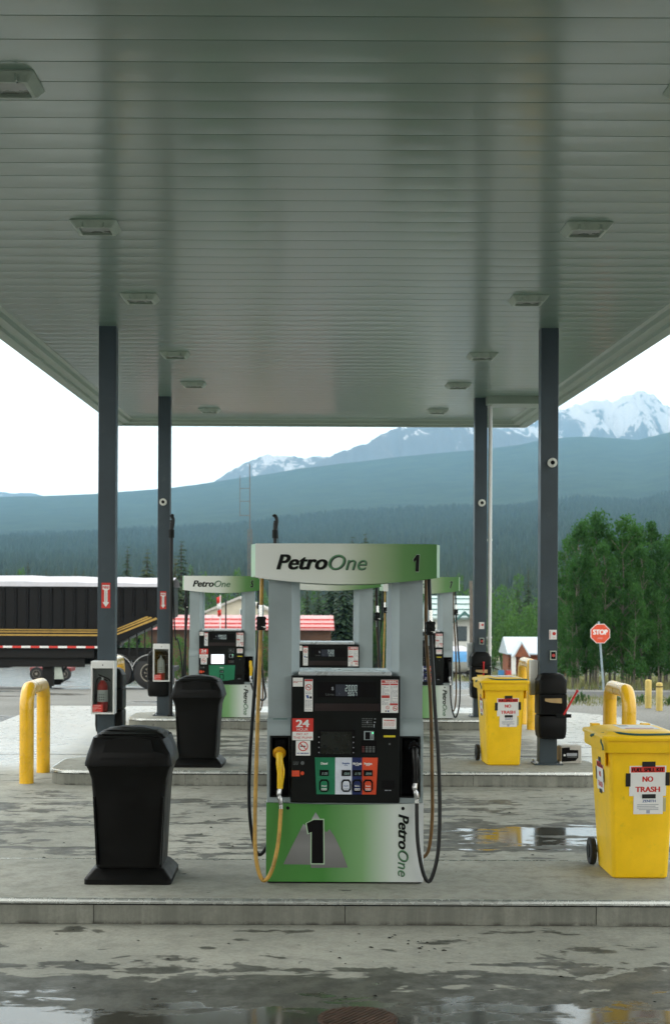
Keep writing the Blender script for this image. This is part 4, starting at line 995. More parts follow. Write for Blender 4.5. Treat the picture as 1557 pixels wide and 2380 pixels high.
# battered box by the post, ground litter, drain cover
e = empty('cardboard_box', (at(1327, 1771, 17.2).x, 17.2, .172), 'small torn white and black cardboard box beside the right front post', 'box', rz=R(6))
mb = MB(); mb.box(-.125, .125, 0, .16, 0, .215, pm('box_card', (.52, .50, .46), .8, dirt=((.2, .15, .1), .6))); mb.box(-.135, -.125, .0, .16, 0, .2, brown); mb.build('carton', e, bevel=.004)
mb = MB(); P = [(-.12, .02), (.05, .03), (.085, .07), (.085, .16), (-.02, .165), (-.02, .195), (-.12, .19)]; mb.add([(a, -.002, b) for a, b in P], [tuple(range(len(P)))], hollow); mb.rect(-.06, .07, .09, .125, -.003, txtgrey); mb.rect(-.05, .07, .07, .085, -.003, txtdim); mb.disc(-.085, .10, -.003, .014, paper, 12); mb.build('printed_side', e, smooth=0)
e = empty('drain_cover', (.262, 7.24, .002), 'round rusty ribbed drain cover in the wet concrete at the bottom edge', 'manhole cover')
rust = pm('rusty_iron', (.085, .05, .035), .5, metal=.4, var=.4, scale=20, bmp=.5)
mb = MB(); mb.tube([(0, 0, -.0), (0, 0, .006)], .205, rust, 40, False); mb.build('plate', e, smooth=30)
mb = MB()
for i in range(-7, 8):
    x = i * .026; l = math.sqrt(max(.19 ** 2 - x * x, 0)); c_, s_ = math.cos(R(35)), math.sin(R(35))
    q = [(x - .007, -l), (x + .007, -l), (x + .007, l), (x - .007, l)]; q = [(a * c_ + b * s_, -a * s_ + b * c_) for a, b in q]; mb.prism(q, .006, .013, rust, 'z')
mb.build('ribs', e, smooth=0)
mb = MB(); rl = random.Random(3)
for k in range(70):
    px, py = rl.choice([(rl.uniform(800, 1060), rl.uniform(2170, 2230)), (rl.uniform(100, 1500), rl.uniform(1810, 2000)), (rl.uniform(0, 1557), rl.uniform(2150, 2330))]); Y = H * F / (py - VY)
    if 9.3 < Y < 10.9: continue
    x = at(px, py, Y).x; s = rl.uniform(.004, .014); o = [(x + s * math.cos(a + rl.random()) * 1.4, Y + s * math.sin(a), .0045) for a in (0, 1.2, 2.4, 3.6, 4.9)]
    mb.add(o + [(x, Y, .004 + s * .5)], [(i, (i + 1) % 5, 5) for i in range(5)], hollow)
struct(mb.build('grit', smooth=0), 'stuff')

# ------------------------------------------------------------ stop sign
Y = 44.0; b = at(1403, 1600, Y); b.z = gz(Y)
e = empty('stop_sign', b, 'red octagonal stop sign on a grey pole in front of the trees', 'stop sign'); top = at(1391, 1446, Y) - b; c = at(1394, 1472.5, Y) - b
mb = MB(); mb.tube([(0, .03, -.1), tuple(top + Vector((0, .03, .02)))], .032, pm('galvanised', (.30, .38, .42), .4, metal=.5), 8, False); mb.build('pole', e)
mb = MB(); rr_ = .30
for r_, yy_, m in ((rr_, -.012, paper), (rr_ * .94, -.0175, gRed)): mb.prism([(c.x + r_ / math.cos(R(22.5)) * math.cos(R(22.5 + 45 * k)), c.z + r_ / math.cos(R(22.5)) * math.sin(R(22.5 + 45 * k))) for k in range(8)], yy_, yy_ + .006 if m == gRed else 0, m)
mb.txt('STOP', c.x - .22, c.x + .22, c.z - .035, c.z + .125, -.021, paper, .05); mb.txt('4-WAY', c.x - .085, c.x + .085, c.z - .175, c.z - .115, -.021, MATS['faint_red'], .02); mb.build('plate', e, smooth=0)

# ------------------------------------------------------------ trailer
Y = 43.4; T0 = at(400, 1600, Y).x; tz = gz(Y)
e = empty('grain_trailer', (T0, Y, tz), 'long black grain trailer with white tarp and gold stripes, parked on the left', 'trailer')
mb = MB(); mb.prism([(-13, 1.22), (-1.85, 1.22), (-1.76, 1.36), (-.05, 2.2), (-.05, 3.13), (-13, 3.13)], 0, 2.5, trailerblk)
for k in range(36):
    x = -.45 - k * .36; zb = max(1.85, 1.85 + (x + 1.75) * .5 + .1); mb.prism([(x - .05, -.0), (x - .02, -.05), (x + .02, -.05), (x + .05, 0)], zb, 3.08, trailerblk, 'z')
mb.box(-13, -.03, -.06, .0, 3.07, 3.16, trailerblk); body = mb.build('hopper_body', e, smooth=30)
mb = MB()
for z, t in ((1.79, .03), (1.72, .035), (1.62, .05)):
    mb.box(-13, -1.76, -.012, 0, z, z + t, gold)
    s = .40; mb.prism([(-1.76, z), (-.72 + (1.79 - z) * 1.6, z + (1.04 + (1.79 - z) * 1.6) * s), (-.72 + (1.79 - z) * 1.6 - .05, z + t + (1.04 + (1.79 - z) * 1.6) * s), (-1.76, z + t)], -.012, 0, gold)
mb.build('gold_stripe', body, smooth=0)
mb = MB()
for k in range(40): mb.box(-13 + k * .28, -13 + k * .28 + (.28), -.012, 0, 1.25, 1.31, (red if k % 2 else paper))
mb.build('reflective_tape', body, smooth=0)
mb = MB(); n = 26; rt = random.Random(5)
for k in range(n):
    xa, xb = -13 + 13 * k / n, -13 + 13 * (k + 1) / n
    za, zb = 3.44 - .02 * (k / n) + .01 * (k % 3), 3.44 - .02 * ((k + 1) / n) + .01 * ((k + 1) % 3)
    z0a = 3.13
    vs = []
    for x, z in ((xa, za - .13 * k / n), (xb, zb - .13 * (k + 1) / n)): vs += [(x, -.08, z0a), (x, -.06, z - .08), (x, .2, z), (x, 1.25, z + .12), (x, 2.3, z), (x, 2.56, z0a)]
    mb.add(vs, [(i, i + 1, i + 7, i + 6) for i in range(5)], tarp)
mb.build('tarp', e, smooth=60)
mb = MB(); mb.box(-13, -.2, .5, .62, .9, 1.2, chassis); mb.box(-13, -.2, 1.9, 2.02, .9, 1.2, chassis); mb.box(-13, -2.4, .1, 2.4, .95, 1.215, chassis); mb.box(-13, -2.7, .22, .3, .66, .95, chassis); mb.box(-13, -2.7, 2.2, 2.28, .66, .95, chassis)
for hx in (-5.4, -9.6): mb.prism([(hx - 1.9, .96), (hx - .35, .62), (hx + .35, .62), (hx + 1.4, .96)], .3, 2.2, chassis)
for x, z0 in ((-1.32, 1.6), (-1.08, 1.7), (-.84, 1.83), (-.62, 1.94)): mb.box(x - .02, x + .02, .04, .08, .95, z0, chassis)
mb.prism([(-.56, .9), (-.44, .9), (-.2, 2.2), (-.32, 2.2)], .04, .12, chassis)
mb.box(-2.2, -.1, .02, .1, .88, 1.0, chassis); mb.box(-.2, .0, .0, 2.5, .5, .62, chassis); mb.box(-.18, -.1, .1, .16, .5, 1.0, chassis); mb.build('chassis', e)
def wheel(par, x, y, r, wd):
    mb = MB(); mb.tube([(x, y, r), (x, y + .02, r), (x, y + wd - .02, r), (x, y + wd, r)], [r * .94, r, r, r * .94], rubber, 32, False); wh = mb.build('wheel', par, smooth=35)
    mb = MB(); mb.tube([(x, y - .004, r), (x, y + .03, r)], [r * .58, r * .5], chassis, 24, False); mb.disc(x, r, y - .006, r * .58, MATS['dull_rim'], 24, r * .52); mb.tube([(x, y - .03, r), (x, y + .02, r)], r * .18, MATS['dull_rim'], 14, False)
    for k in range(8): mb.disc(x + r * .3 * math.cos(k * .785), r + r * .3 * math.sin(k * .785), y - .008, r * .05, MATS['dull_rim'], 8)
    mb.build('rim', wh, smooth=30); return wh
pm('dull_rim', (.28, .26, .22), .5, metal=.5, dirt=((.08, .06, .04), .7))
for x in (-1.75, -.68):
    wheel(e, x, .05, .5, .5); wheel(e, x, 1.95, .5, .5)
    mb = MB(); a = [(x + .57 * math.cos(R(t)), .5 + .57 * math.sin(R(t))) for t in range(8, 173, 11)]; ib = [(x + .545 * math.cos(R(t)), .5 + .545 * math.sin(R(t))) for t in range(8, 173, 11)]
    for i in range(len(a) - 1): mb.prism([a[i], a[i + 1], ib[i + 1], ib[i]], .0, .56, metal)
    mb.build('fender', e, smooth=0)
for y in (.35, 2.05):
    mb = MB(); mb.box(-4.02, -3.68, y, y + .14, .06, 1.0, chassis); mb.box(-4.06, -3.76, y - .06, y + .2, .0, .06, chassis); mb.tube([(-3.8, y + .07, .25), (-3.3, y + .07, 1.0)], .03, chassis, 8, False); mb.build('landing_leg', e)
mb = MB(); mb.box(-.02, .02, .0, .6, .12, .7, rubber); mb.build('mud_flap', e)
mb = MB(); mb.prism([(-3.64, .28), (-3.36, .28), (-3.46, .78), (-3.64, .78)], .30, .33, MATS['box_grey']); mb.build('support_plate', e)

# red equipment trailer seen below the grain trailer
c = at(118, 1560, 62); e = empty('flatbed_cart', (c.x, 62, gz(62)), 'low red flatbed cart on the far side of the black trailer', 'cart')
mb = MB(); dr = pm('faded_dark_red', (.22, .03, .03), .6, dirt=((.1, .06, .05), .6)); mb.box(-.9, .9, 0, 1.2, .40, .58, dr); mb.box(-.5, .5, 0, .1, .95, 1.2, dr); mb.box(-.9, -.85, .1, 1.1, .75, 1.1, chassis); mb.box(-.45, -.4, 0, .08, .75, .95, chassis); mb.box(.4, .45, 0, .08, .75, .95, chassis); mb.build('deck', e, bevel=.02)
for x in (-.6, .6): wheel(e, x, -.05, .3, .2)

# ------------------------------------------------------------ buildings
pinkroof = pm('red_metal_roof', (.62, .30, .30), .35, metal=.1, var=.1, scale=1, dirt=((.70, .45, .45), .5)); redline = pm('roof_red', (.55, .06, .06), .4)
darkwood = pm('brown_siding', (.10, .055, .035), .8, var=.25, scale=1.5)
Y = 90; a = at(318, 1463, Y); bq = at(777, 1463, Y); w_ = bq.x - a.x; g_ = gz(Y); ev = a.z - g_ + .0; rt_ = at(400, 1427, Y).z - g_
e = empty('long_building', (a.x, Y, g_), 'long brown building with faded red metal roof behind the pumps', 'building')
mb = MB(); mb.box(.2, w_ - .2, .5, 8.5, 0, ev + .2, darkwood); mb.build('wall', e)
mb = MB(); mb.prism([(-.1, ev), (-.1, ev + .12), (4.5, rt_ - .1), (9.1, ev + .12), (9.1, ev)], 0, w_, pinkroof, 'x'); rf = mb.build('roof', e)
mb = MB()
for t in (.02, .30, .62): 
    y_ = -.1 + 4.6 * t; z_ = ev + .12 + (rt_ - .22 - ev) * t; mb.box(.0, w_, y_ - .02, y_ + .1, z_ - .0, z_ + .09, redline)
x = .3
while x < w_ - .1: mb.prism([(-.11, ev + .13), (-.11, ev + .16), (4.5, rt_ - .06), (4.5, rt_ - .10)], x, x + .05, pinkroof, 'x'); x += .6
mb.build('roof_seam', rf, smooth=0)
mb = MB(); winm = pm('window_glass', (.06, .08, .09), .1)
for x in (w_ - 1.5, w_ - 3.4, w_ - 6.5): mb.box(x, x + 1.0, .45, .5, 1.1, 1.9, white); mb.box(x + .06, x + .94, .44, .45, 1.16, 1.84, winm)
mb.build('window', e)
cream = pm('cream_siding', (.60, .55, .44), .7, var=.06, scale=1)
Y = 150; pk = at(557, 1388, Y); lf = at(470, 1425, Y); g_ = gz(Y); hw = pk.x - lf.x
e = empty('gabled_house', (pk.x, Y, g_), 'cream gabled house rising behind the red roofed building', 'house'); ez = lf.z - g_; pz = pk.z - g_
mb = MB(); mb.prism([(-hw + .4, 0), (hw - .4, 0), (hw - .4, ez + .1), (0, pz - .18), (-hw + .4, ez + .1)], .4, 9, cream); mb.build('wall', e)
mb = MB(); mb.prism([(-hw, ez - .1), (-hw, ez + .12), (0, pz + .1), (hw, ez + .12), (hw, ez - .1), (0, pz - .17)], 0, 9.4, pm('roof_pale', (.5, .48, .45), .6)); mb.build('roof', e)
mb = MB(); mb.box(.0, 1.0, .33, .4, ez - .9, ez + .5, white); mb.box(.1, .9, .31, .33, ez - .8, ez + .4, winm); mb.build('window', e)
tealroof = pm('pale_teal_roof', (.42, .52, .52), .4, metal=.3); tealdark = pm('teal_trim', (.04, .14, .13), .5)
Y = 105; a = at(1000, 1450, Y); bq = at(1108, 1450, Y); g_ = gz(Y); w_ = bq.x - a.x; ez = at(1050, 1440, Y).z - g_; pz = at(1050, 1397, Y).z - g_
e = empty('lodge', (a.x, Y, g_), 'white lodge with pale teal roof behind pump 7', 'building')
mb = MB(); mb.box(.2, w_ - .2, .5, 9, 0, ez + .1, white); mb.build('wall', e)
mb = MB(); mb.prism([(0, ez), (0, ez + .15), (4.5, pz + .4), (9.3, ez + .15), (9.3, ez)], 0, w_, tealroof, 'x'); rf = mb.build('roof', e)
mb = MB()
for t in (.1, .35, .6, .85): mb.box(0, w_, 4.5 * t - .03, 4.5 * t + .12, ez + .15 + (pz + .25 - ez) * t, ez + .22 + (pz + .25 - ez) * t, tealdark)
mb.prism([(w_ * .45, ez - .25), (w_ * .72, ez + .65), (w_, ez - .25), (w_ * .95, ez - .25), (w_ * .72, ez + .45), (w_ * .5, ez - .25)], -.6, .0, tealdark); mb.build('roof_trim', rf, smooth=0)
mb = MB(); mb.box(w_ * .35, w_ * .5, .45, .5, ez - 1.6, ez - .5, winm); mb.box(w_ * .6, w_ * .8, .45, .5, ez - 1.6, ez - .5, winm); mb.build('window', e)
logm = pm('log_red_brown', (.23, .075, .035), .75, var=.25, scale=2); tinroof = pm('tin_roof', (.52, .60, .68), .4, metal=.2, var=.06)
Y = 88; a = at(1182, 1570, Y); bq = at(1322, 1570, Y); g_ = gz(Y); w_ = bq.x - a.x; ez = at(1250, 1521, Y).z - g_; pz = at(1250, 1486, Y).z - g_
e = empty('log_cabin', (a.x, Y, g_), 'small red brown log cabin with pale blue metal roof behind the right posts', 'cabin')
mb = MB(); mb.box(.1, w_ - .1, .4, 3.6, 0, ez + .05, logm)
for k in range(7): mb.tube([(.0, .38, .1 + k * ez / 7), (w_, .38, .1 + k * ez / 7)], ez / 15, logm, 8, False)
mb.build('wall', e)
mb = MB(); mb.prism([(0, ez - .02), (0, ez + .06), (2.0, pz + .1), (4.0, ez + .06), (4.0, ez - .02)], -.1, w_ + .1, tinroof, 'x'); rf = mb.build('roof', e)
mb = MB(); gx = at(1207, 1500, Y).x - a.x; mb.prism([(gx - .55, ez - .1), (gx + .55, ez - .1), (gx, pz - .1)], -.9, .5, tinroof); mb.prism([(gx - .45, ez - .12), (gx + .48, ez - .12), (gx, pz - .25)], -.92, -.9, logm); mb.build('porch_gable', rf)
mb = MB(); mb.box(gx - .1, gx + .45, -.7, .3, 0, ez - .12, logm); mb.box(gx - .6, gx - .35, -.8, -.6, 0, ez - .1, white); mb.build('porch', e)
mb = MB(); mb.box(w_ * .7, w_ * .7 + .5, .30, .34, ez * .35, ez * .75, winm); mb.build('window', e)

# boat on its trailer
Y = 72; c = at(1068, 1553, Y); e = empty('motorboat', (c.x, Y, gz(Y)), 'small boat under blue and white cover on a trailer, left of the wooden pole', 'boat')
mb = MB(); mb.loft([rr_ring(0, 0, .35, 2.2, .45, .1), rr_ring(0, 0, .9, 3.4, .75, .25), rr_ring(0, 0, 1.2, 3.8, 1.0, .3)], white); mb.build('hull', e, smooth=40)
mb = MB(); mb.loft([rr_ring(0, 0, 1.22, 3.8, 1.0, .3), rr_ring(0, 0, 1.05, 3.3, 1.25, .3), rr_ring(0, 0, .8, 2.6, 1.5, .25)], pm('tarp_blue', (.05, .22, .45), .5)); mb.loft([rr_ring(0, 0, .8, 2.6, 1.5, .25), rr_ring(0, 0, .6, 2.0, 1.66, .2), rr_ring(0, 0, .3, 1.2, 1.72, .1)], tarp); mb.build('cover', e, smooth=40)
mb = MB(); mb.box(-.5, .5, -1.2, -1.1, .35, .45, chassis); mb.box(-.04, .04, -2.6, 1.5, .35, .42, metal); mb.box(-.45, .5, .5, .6, .35, .45, metal); mb.build('boat_trailer', e)
for x in (-.55, .4): wheel(e, x, -.5, .26, .15)
# drums
for k, (px, col, lab) in enumerate(((1164, 'tarp_blue', 'blue drum beside the log cabin porch'), (1181, 'dull_red', 'red drum right of the blue one by the log cabin'))):
    Y = 70; c = at(px, 1568, Y); e = empty('drum', (c.x, Y, gz(Y)), lab, 'drum', 'oil drums by the cabin'); mb = MB()
    mb.tube([(0, 0, 0), (0, 0, .52)], .15, MATS[col], 18, False)
    for z in (.0, .17, .34, .5): mb.tube([(0, 0, z), (0, 0, z + .02)], .157, MATS[col], 18, False)
    mb.build('shell', e, smooth=40); mb = MB(); mb.tube([(0, 0, .5), (0, 0, .53)], .14, txtdim, 18, False); mb.build('lid', e)
# poles, mast, flag
Y = 66; c = at(1096, 1573, Y); e = empty('utility_pole', (c.x, Y, gz(Y)), 'old wooden utility pole left of the right back post', 'pole')
mb = MB(); mb.tube([(0, 0, 0), (-.06, 0, at(1092, 1350, Y).z - gz(Y))], [.10, .075], woodp, 12, False); mb.build('pole', e)
Y = 120; c = at(584, 1340, Y); g_ = gz(Y); e = empty('antenna_mast', (c.x, Y, g_), 'thin lattice antenna mast with a side ladder array against the ridge', 'antenna')
mb = MB(); ht = at(580, 1078, Y).z - g_; lat = at(583, 1230, Y).z - g_
for a_ in range(3): 
    ox, oy = .22 * math.cos(R(90 + 120 * a_)), .22 * math.sin(R(90 + 120 * a_)); mb.tube([(ox, oy, 0), (ox * .8 - .12, oy, lat)], .035, woodp, 5, False)
for k in range(26):
    z = k * lat / 26; s = (1 - .2 * k / 26) * .19; dx = -.12 * k / 26; mb.tube([(-s + dx, -.1, z), (s + dx, -.1, z + lat / 26)] if k % 2 else [(s + dx, -.1, z), (-s + dx, -.1, z + lat / 26)], .018, woodp, 4, False)
mb.build('lattice', e, smooth=0)
mb = MB(); mb.tube([(-.12, 0, lat), (-.16, 0, ht)], .04, woodp, 6, False); mb.build('pole', e)
mb = MB(); xl = at(558, 1150, Y).x - c.x; z0, z1 = at(558, 1200, Y).z - g_, at(558, 1105, Y).z - g_; mb.tube([(xl, 0, z0), (xl, 0, z1)], .025, woodp, 5, False)
for py in (1198, 1165, 1135): zz = at(558, py, Y).z - g_; mb.tube([(xl, 0, zz), (-.14, 0, zz)], .025, woodp, 5, False)
mb.build('side_array', e, smooth=0)
Y = 84; c = at(512, 1490, Y); g_ = gz(Y); e = empty('flagpole', (c.x, Y, g_), 'white flagpole with a limp red and white flag behind pump 5', 'flagpole')
mb = MB(); zt = at(510, 1383, Y).z - g_; mb.tube([(0, 0, 0), (0, 0, zt)], .035, white, 8, False); mb.build('pole', e)
flr = pm('flag_red', (.62, .04, .03), .8)
mb = MB(); zf = zt - .05
for k, (h0, h1, m) in enumerate(((0, .38, flr), (.38, .78, paper), (.78, 1.15, flr))):
    n = 10
    vs = []
    for i in range(n + 1):
        t = i / n; vs += [(-.28 * t * (1 - .3 * h0) + .05, .06 * math.sin(t * 9 + k), zf - h0 - .1 * t), (-.28 * t * (1 - .3 * h1) + .05, .06 * math.sin(t * 9 + k + .4), zf - h1 - .1 * t)]
    mb.add(vs, [(2 * i, 2 * i + 1, 2 * i + 3, 2 * i + 2) for i in range(n)], m)
q = mb.build('flag', e); so = q.modifiers.new('cloth', 'SOLIDIFY'); so.thickness = .01
c = at(525, 1490, 82); e = empty('dark_pole', (c.x, 82, gz(82)), 'thin dark pole right of the flagpole', 'pole'); mb = MB(); mb.tube([(0, 0, 0), (0, 0, at(525, 1395, 82).z - gz(82))], .045, chassis, 8, False); mb.build('pole', e)

# ------------------------------------------------------------ trees and bushes
def leaves(cents, rads, per, size, seed, squash=1.):
    r = np.random.default_rng(seed); V = []; n = 0
    for c, rad in zip(cents, rads):
        d = r.normal(size=(per, 3)); d /= np.linalg.norm(d, axis=1)[:, None]; d *= (r.uniform(.25, 1, (per, 1)) ** .5) * rad; d[:, 2] *= squash
        p = np.array(c) + d
        u = r.normal(size=(per, 3)); u /= np.linalg.norm(u, axis=1)[:, None]; w_ = np.cross(u, r.normal(size=(per, 3))); w_ /= np.linalg.norm(w_, axis=1)[:, None]
        s = size * r.uniform(.6, 1.3, (per, 1))
        V.append(np.stack([p - u * s, p + w_ * s * .55, p + u * s, p - w_ * s * .55], 1).reshape(-1, 3)); n += per
    V = np.concatenate(V); return V.tolist(), [(4 * i, 4 * i + 1, 4 * i + 2, 4 * i + 3) for i in range(n)]
def aspen(seed, h, wd, low):
    r = random.Random(seed); e = empty('aspen_tree', (0, 0, 0), 'x', 'tree', 'aspens of the grove on the right')
    tr = [(0, 0, 0), (r.uniform(-.1, .1), 0, h * .3), (r.uniform(-.15, .15), .05, h * .6), (r.uniform(-.2, .2), 0, h * .93)]
    mb = MB(); mb.tube(tr, [.075, .07, .065, .06, .055, .05, .045, .04, .035, .03, .025, .02, .018, .015, .012, .01], bark, 8)
    cs, rs = [], []
    for k in range(64):
        t = r.uniform(low, 1); z = h * t; env = wd * (math.sin(math.pi * min(1, ((t - low) / (1 - low)) * .82 + .15)) ** .7) * r.uniform(.25, 1.3); a = r.uniform(0, 6.283)
        x, y = env * math.cos(a), env * math.sin(a); cs.append((x, y, z)); rs.append(r.uniform(.13, .42))
        if k % 3 == 0: mb.tube([(0, 0, max(.5, z - .6)), (x * .5, y * .5, z - .25), (x * .95, y * .95, z)], [.022, .014, .008], bark, 5, False)
    cs.append((tr[-1][0], 0, h * .97)); rs.append(.25)
    mb.build('trunk', e); v, f = leaves(cs, rs, 95, .062, seed, 1.1); mb = MB(); mb.add(v, f, aspenleaf); mb.build('crown', e, smooth=0); return e
protos = [aspen(1, 6.0, .95, .16), aspen(2, 6.4, .8, .24), aspen(3, 5.4, 1.1, .12), aspen(4, 5.8, .7, .3)]
ra = random.Random(11)
spots = [(1318, 1262, 50), (1345, 1222, 48.5), (1362, 1208, 51), (1385, 1206, 50), (1405, 1236, 48), (1428, 1250, 52), (1448, 1222, 50), (1470, 1214, 51), (1492, 1240, 48.5), (1512, 1230, 50.5), (1535, 1238, 49), (1560, 1244, 51), (1585, 1235, 50), (1332, 1300, 54), (1372, 1290, 55), (1418, 1300, 56), (1462, 1290, 55), (1508, 1300, 55), (1550, 1290, 54.5), (1620, 1240, 51), (1300, 1330, 53), (1610, 1300, 54), (1338, 1320, 53), (1378, 1330, 54), (1416, 1335, 54), (1456, 1325, 53.5), (1500, 1330, 54), (1545, 1320, 53), (1330, 1360, 48), (1390, 1380, 47.5), (1475, 1370, 47.5), (1530, 1375, 48), (1590, 1280, 55)]
hs = [6.0, 6.4, 5.4, 5.8]
used = set()
for k, (px, py, Y) in enumerate(spots):
    i = k % 4; p = protos[i]; topz = at(px, py, Y).z; hh = topz - gz(Y)
    o = copy_tree(p) if i in used else p; used.add(i)
    sc = hh / hs[i]; o.location = (at(px, py, Y).x, Y, gz(Y)); sc *= ra.uniform(.9, 1.0) if k % 3 else 1.02; o.scale = (sc * ra.uniform(.62, .85), sc * .75, sc); o.rotation_euler = (0, 0, ra.uniform(0, 6.28)); o['label'] = 'leafy young aspen with pale thin trunk in the grove behind the stop sign'; o['group'] = 'aspens of the grove on the right'
def spruce(seed, h, wd, mat_, olive=False):
    r = random.Random(seed); e = empty('spruce_tree', (0, 0, 0), 'x', 'tree', None)
    mb = MB(); mb.tube([(0, 0, 0), (0, 0, h * .96)], [h * .018, .02], barkdark, 8, False); mb.build('trunk', e)
    mb = MB(); V = []; Fc = []
    nt_ = int(h * 4)
    for k in range(nt_):
        t = (k + r.random() * .5) / nt_; z = h * (.06 + .93 * t); L_ = wd * (1 - t) ** .8 * r.uniform(.75, 1.1) + .12
        nb = int(7 + 5 * (1 - t))
        for j in range(nb):
            a = 6.283 * (j + r.random()) / nb; l = L_ * r.uniform(.65, 1.1); ca, sa = math.cos(a), math.sin(a); dr = l * r.uniform(.15, .45)
            for q in range(4):
                t0 = q / 4 * .9; t1 = t0 + .38; s = l * .17 * (1.2 - t0 * .6); o = len(V)
                jx, jz = r.uniform(-.08, .08), r.uniform(-.06, .06)
                P0 = Vector((ca * l * t0, sa * l * t0, z - dr * t0)); P1 = Vector((ca * l * t1 + jx, sa * l * t1 + jx, z - dr * t1 - .12 * l + jz)); sd_ = Vector((-sa, ca, r.uniform(-.6, .6))) * s
                V += [tuple(P0), tuple((P0 + P1) / 2 + sd_), tuple(P1), tuple((P0 + P1) / 2 - sd_)]; Fc.append((o, o + 1, o + 2, o + 3))
    mb.add(V, Fc, mat_); mb.build('crown', e, smooth=0); return e
SP = [(spruce(21, 9, 1.3, needles), 9, 'd'), (spruce(22, 9, 2.0, needles2), 9, 'o'), (spruce(23, 9, 2.5, needles), 9, 'w')]
usp = set()
def put_spruce(i, px, pt, Y, lab, wsc=1., grp=None):
    p, h_, _ = SP[i]; o = copy_tree(p) if i in usp else p; usp.add(i); top = at(px, pt, Y); g_ = gz(Y) if Y < 450 else ridge_h(top.x, Y); s = (top.z - g_) / h_
    o.location = (top.x, Y, g_); o.scale = (s * wsc, s * wsc, s); o.rotation_euler = (0, 0, px * 1.3); o['label'] = lab
    if grp: o['group'] = grp
    return o
put_spruce(0, 297, 1263, 115, 'narrow dark spruce between the two left posts')
put_spruce(1, 343, 1270, 110, 'broad olive spruce just left of the left back post', 1.0)
put_spruce(0, 422, 1250, 108, 'tall dark spruce right of the left back post', 1.25)
put_spruce(1, 408, 1285, 104, 'olive spruce in front of the tall dark spruce by the left back post', .9)
put_spruce(0, 447, 1310, 120, 'small dark spruce left of pump 5 header', .9)
put_spruce(0, 819, 1240, 112, 'dark spruce whose narrow tip shows above the header of pump 1', 1.0)
put_spruce(2, 850, 1232, 110, 'bushy dark spruce with rounded tip above the header of pump 1', .85)
put_spruce(2, 770, 1330, 104, 'wide dark spruce seen through the gap of pump 1', 1.1)
put_spruce(2, 800, 1320, 100, 'broad dark spruce right of the red roof seen through pump 1', 1.0)
put_spruce(0, 714, 1345, 108, 'thin spruce above the red roof seen through pump 1', 1.1)
put_spruce(2, 740, 1360, 106, 'short bushy spruce above the red roof seen through pump 1', .8)
put_spruce(2, 885, 1300, 98, 'dark spruce behind the right column of pump 3', 1.0)
put_spruce(0, 1227, 1315, 150, 'dark spruce above the bushes between the right posts', 1.15)
put_spruce(0, 1283, 1335, 130, 'small spruce hidden partly by the right front post')
put_spruce(0, 1202, 1345, 160, 'slim small spruce left of the dark one between the right posts', .9)
put_spruce(2, 1040, 1330, 125, 'spruce tip above the header of pump 7', .8)
put_spruce(0, 1302, 1495, 70, 'low young spruce at the right end of the log cabin', 1.4)
rs_ = random.Random(9)
for px, py in ((16, 1318), (44, 1322), (66, 1303), (88, 1325), (108, 1318), (150, 1322), (176, 1315), (195, 1322), (228, 1325), (135, 1330), (5, 1328)):
    put_spruce(0, px, py, 150, 'small dark spruce in the row above the white trailer tarp', 1.1, 'spruces above the trailer')
# willow bushes
def bush(seed, w_, h_, mat_, size=.09, n=26, per=110):
    r = random.Random(seed); e = empty('bush', (0, 0, 0), 'x', 'bush', None); cs, rs = [], []
    mb = MB()
    for k in range(n):
        a = r.uniform(0, 6.283); q = r.random() ** .5; x, y = w_ * .5 * q * math.cos(a), w_ * .35 * q * math.sin(a); z = h_ * r.uniform(.15, 1) * (1 - .45 * q * q); cs.append((x, y, z)); rs.append(h_ * r.uniform(.12, .22))
        if k % 4 == 0: mb.tube([(x * .2, y * .2, 0), (x * .6, y * .6, z * .5), (x, y, z)], [.04, .025, .012], barkdark, 5, False)
    mb.build('stem', e); v, f = leaves(cs, rs, per, size, seed); mb = MB(); mb.add(v, f, mat_); mb.build('foliage', e, smooth=0); return e
BP = [bush(31, 5, 3, bushleaf), bush(32, 4, 3.2, bushleaf), bush(33, 3, 1.3, bushleaf, .06)]; ub = set()
def put_bush(i, px, pt, Y, lab, wpx=None, grp=None):
    W0, H0 = ((5, 3), (4, 3.2), (3, 1.3))[i]; o = copy_tree(BP[i]) if i in ub else BP[i]; ub.add(i); top = at(px, pt, Y); s = (top.z - gz(Y)) / H0
    sx = (wpx * Y / F / W0) if wpx else s; o.location = (top.x, Y, gz(Y)); o.scale = (sx, max(sx, s) * .8, s); o.rotation_euler = (0, 0, rs_.uniform(-.3, .3) + (3.14 if rs_.random() < .5 else 0)); o['label'] = lab
    if grp: o['group'] = grp
put_bush(0, 340, 1466, 60, 'green bush under the raised end of the black trailer', 130)
put_bush(1, 420, 1470, 62, 'green bush behind the hoses left of pump 5', 70)
put_bush(1, 612, 1452, 64, 'green bush left of the left column of pump 1', 60)
put_bush(0, 1170, 1375, 112, 'wide green willow thicket left of the cabin roof', 110)
put_bush(1, 1225, 1395, 108, 'tall green willow thicket above the cabin roof', 110)
put_bush(0, 1280, 1375, 110, 'green willow thicket behind the right front post', 120)
put_bush(1, 1190, 1420, 100, 'rounded willow bush just above the cabin roof', 80)
put_bush(1, 1250, 1425, 96, 'dense willow bush between cabin roof and right front post', 90)
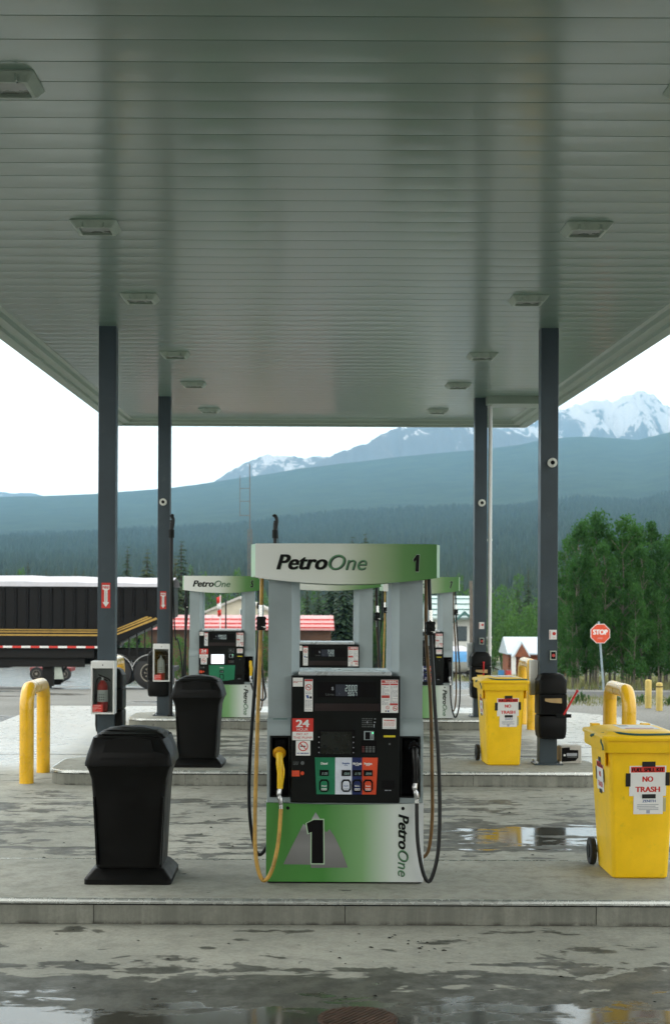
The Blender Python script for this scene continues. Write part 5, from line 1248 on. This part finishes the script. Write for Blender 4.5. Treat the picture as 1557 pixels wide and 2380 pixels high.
for k, (px, pt, Y, wp) in enumerate(((60, 1335, 170, 130), (180, 1335, 165, 130), (440, 1330, 165, 70), (480, 1322, 185, 110), (560, 1335, 185, 120), (650, 1360, 175, 120), (900, 1370, 130, 130), (980, 1360, 135, 130), (1060, 1350, 140, 130), (1130, 1345, 150, 130), (1210, 1350, 160, 130), (1290, 1345, 160, 130), (740, 1370, 120, 110), (820, 1385, 118, 110), (390, 1345, 130, 110), (300, 1335, 150, 110), (880, 1400, 96, 70), (925, 1410, 92, 70), (1300, 1440, 75, 80))):
    put_bush(k % 2, px, pt, Y, 'green deciduous thicket in the belt below the forested ridge', wp, 'thickets below the ridge')
for k, (px, pt, Y) in enumerate(((1357, 1605, 31.5), (1335, 1612, 31), (1483, 1612, 31), (1549, 1618, 30), (1440, 1615, 32))):
    put_bush(2, px, pt, Y, 'low green weed clump on the verge by the short bollards', 24 + 4 * (k % 3), 'weed clumps on the verge')
# grass verge
n = 9000; xs_ = rng.uniform(5.2, 22, n); yv = rng.uniform(29.3, 35.5, n); V = []; Fc = []
for x, y in zip(xs_, yv):
    if hash_noise(x * .8, y * 1.1) < -.15: continue
    h_ = rng.uniform(.04, .17); a = rng.uniform(0, 3.14); l = rng.uniform(-.05, .05); o = len(V); wv = .008; z = gz(y)
    V += [(x - wv * math.cos(a), y - wv * math.sin(a), z), (x + wv * math.cos(a), y + wv * math.sin(a), z), (x + l, y + l, z + h_)]; Fc.append((o, o + 1, o + 2))
mb = MB(); mb.add(V, Fc, grassm); struct(mb.build('grass', smooth=0), 'stuff')
n = 14000; V = []; Fc = []
for k in range(n):
    y = 46 + 64 * rng.random() ** 1.2; x = rng.uniform(.10, .34) * y if rng.random() < .8 else rng.uniform(-.25, .1) * y
    if (y < 66 and x < .17 * y) or (y < 160 and x < 1): continue
    h_ = rng.uniform(.1, .35); a = rng.uniform(0, 3.14); l = rng.uniform(-.1, .1); o = len(V); wv = .02; z = gz(y)
    V += [(x - wv * math.cos(a), y - wv * math.sin(a), z), (x + wv * math.cos(a), y + wv * math.sin(a), z), (x + l, y + l, z + h_)]; Fc.append((o, o + 1, o + 2))
mb = MB(); mb.add(V, Fc, grassm); struct(mb.build('grass', smooth=0), 'stuff')

# ------------------------------------------------------------ haze
m = bpy.data.materials.new('haze_air'); m.use_nodes = True; t = m.node_tree; t.nodes.clear()
o_ = t.nodes.new('ShaderNodeOutputMaterial'); pv = t.nodes.new('ShaderNodeVolumePrincipled'); pv.inputs['Color'].default_value = (.40, .72, 1.0, 1); pv.inputs['Density'].default_value = .000092; pv.inputs['Anisotropy'].default_value = .1
t.links.new(pv.outputs[0], o_.inputs['Volume'])
mb = MB(); mb.box(-5500, 6500, -300, 9100, -905, 1330, m); hz = mb.build('haze', smooth=0); struct(hz, 'stuff')
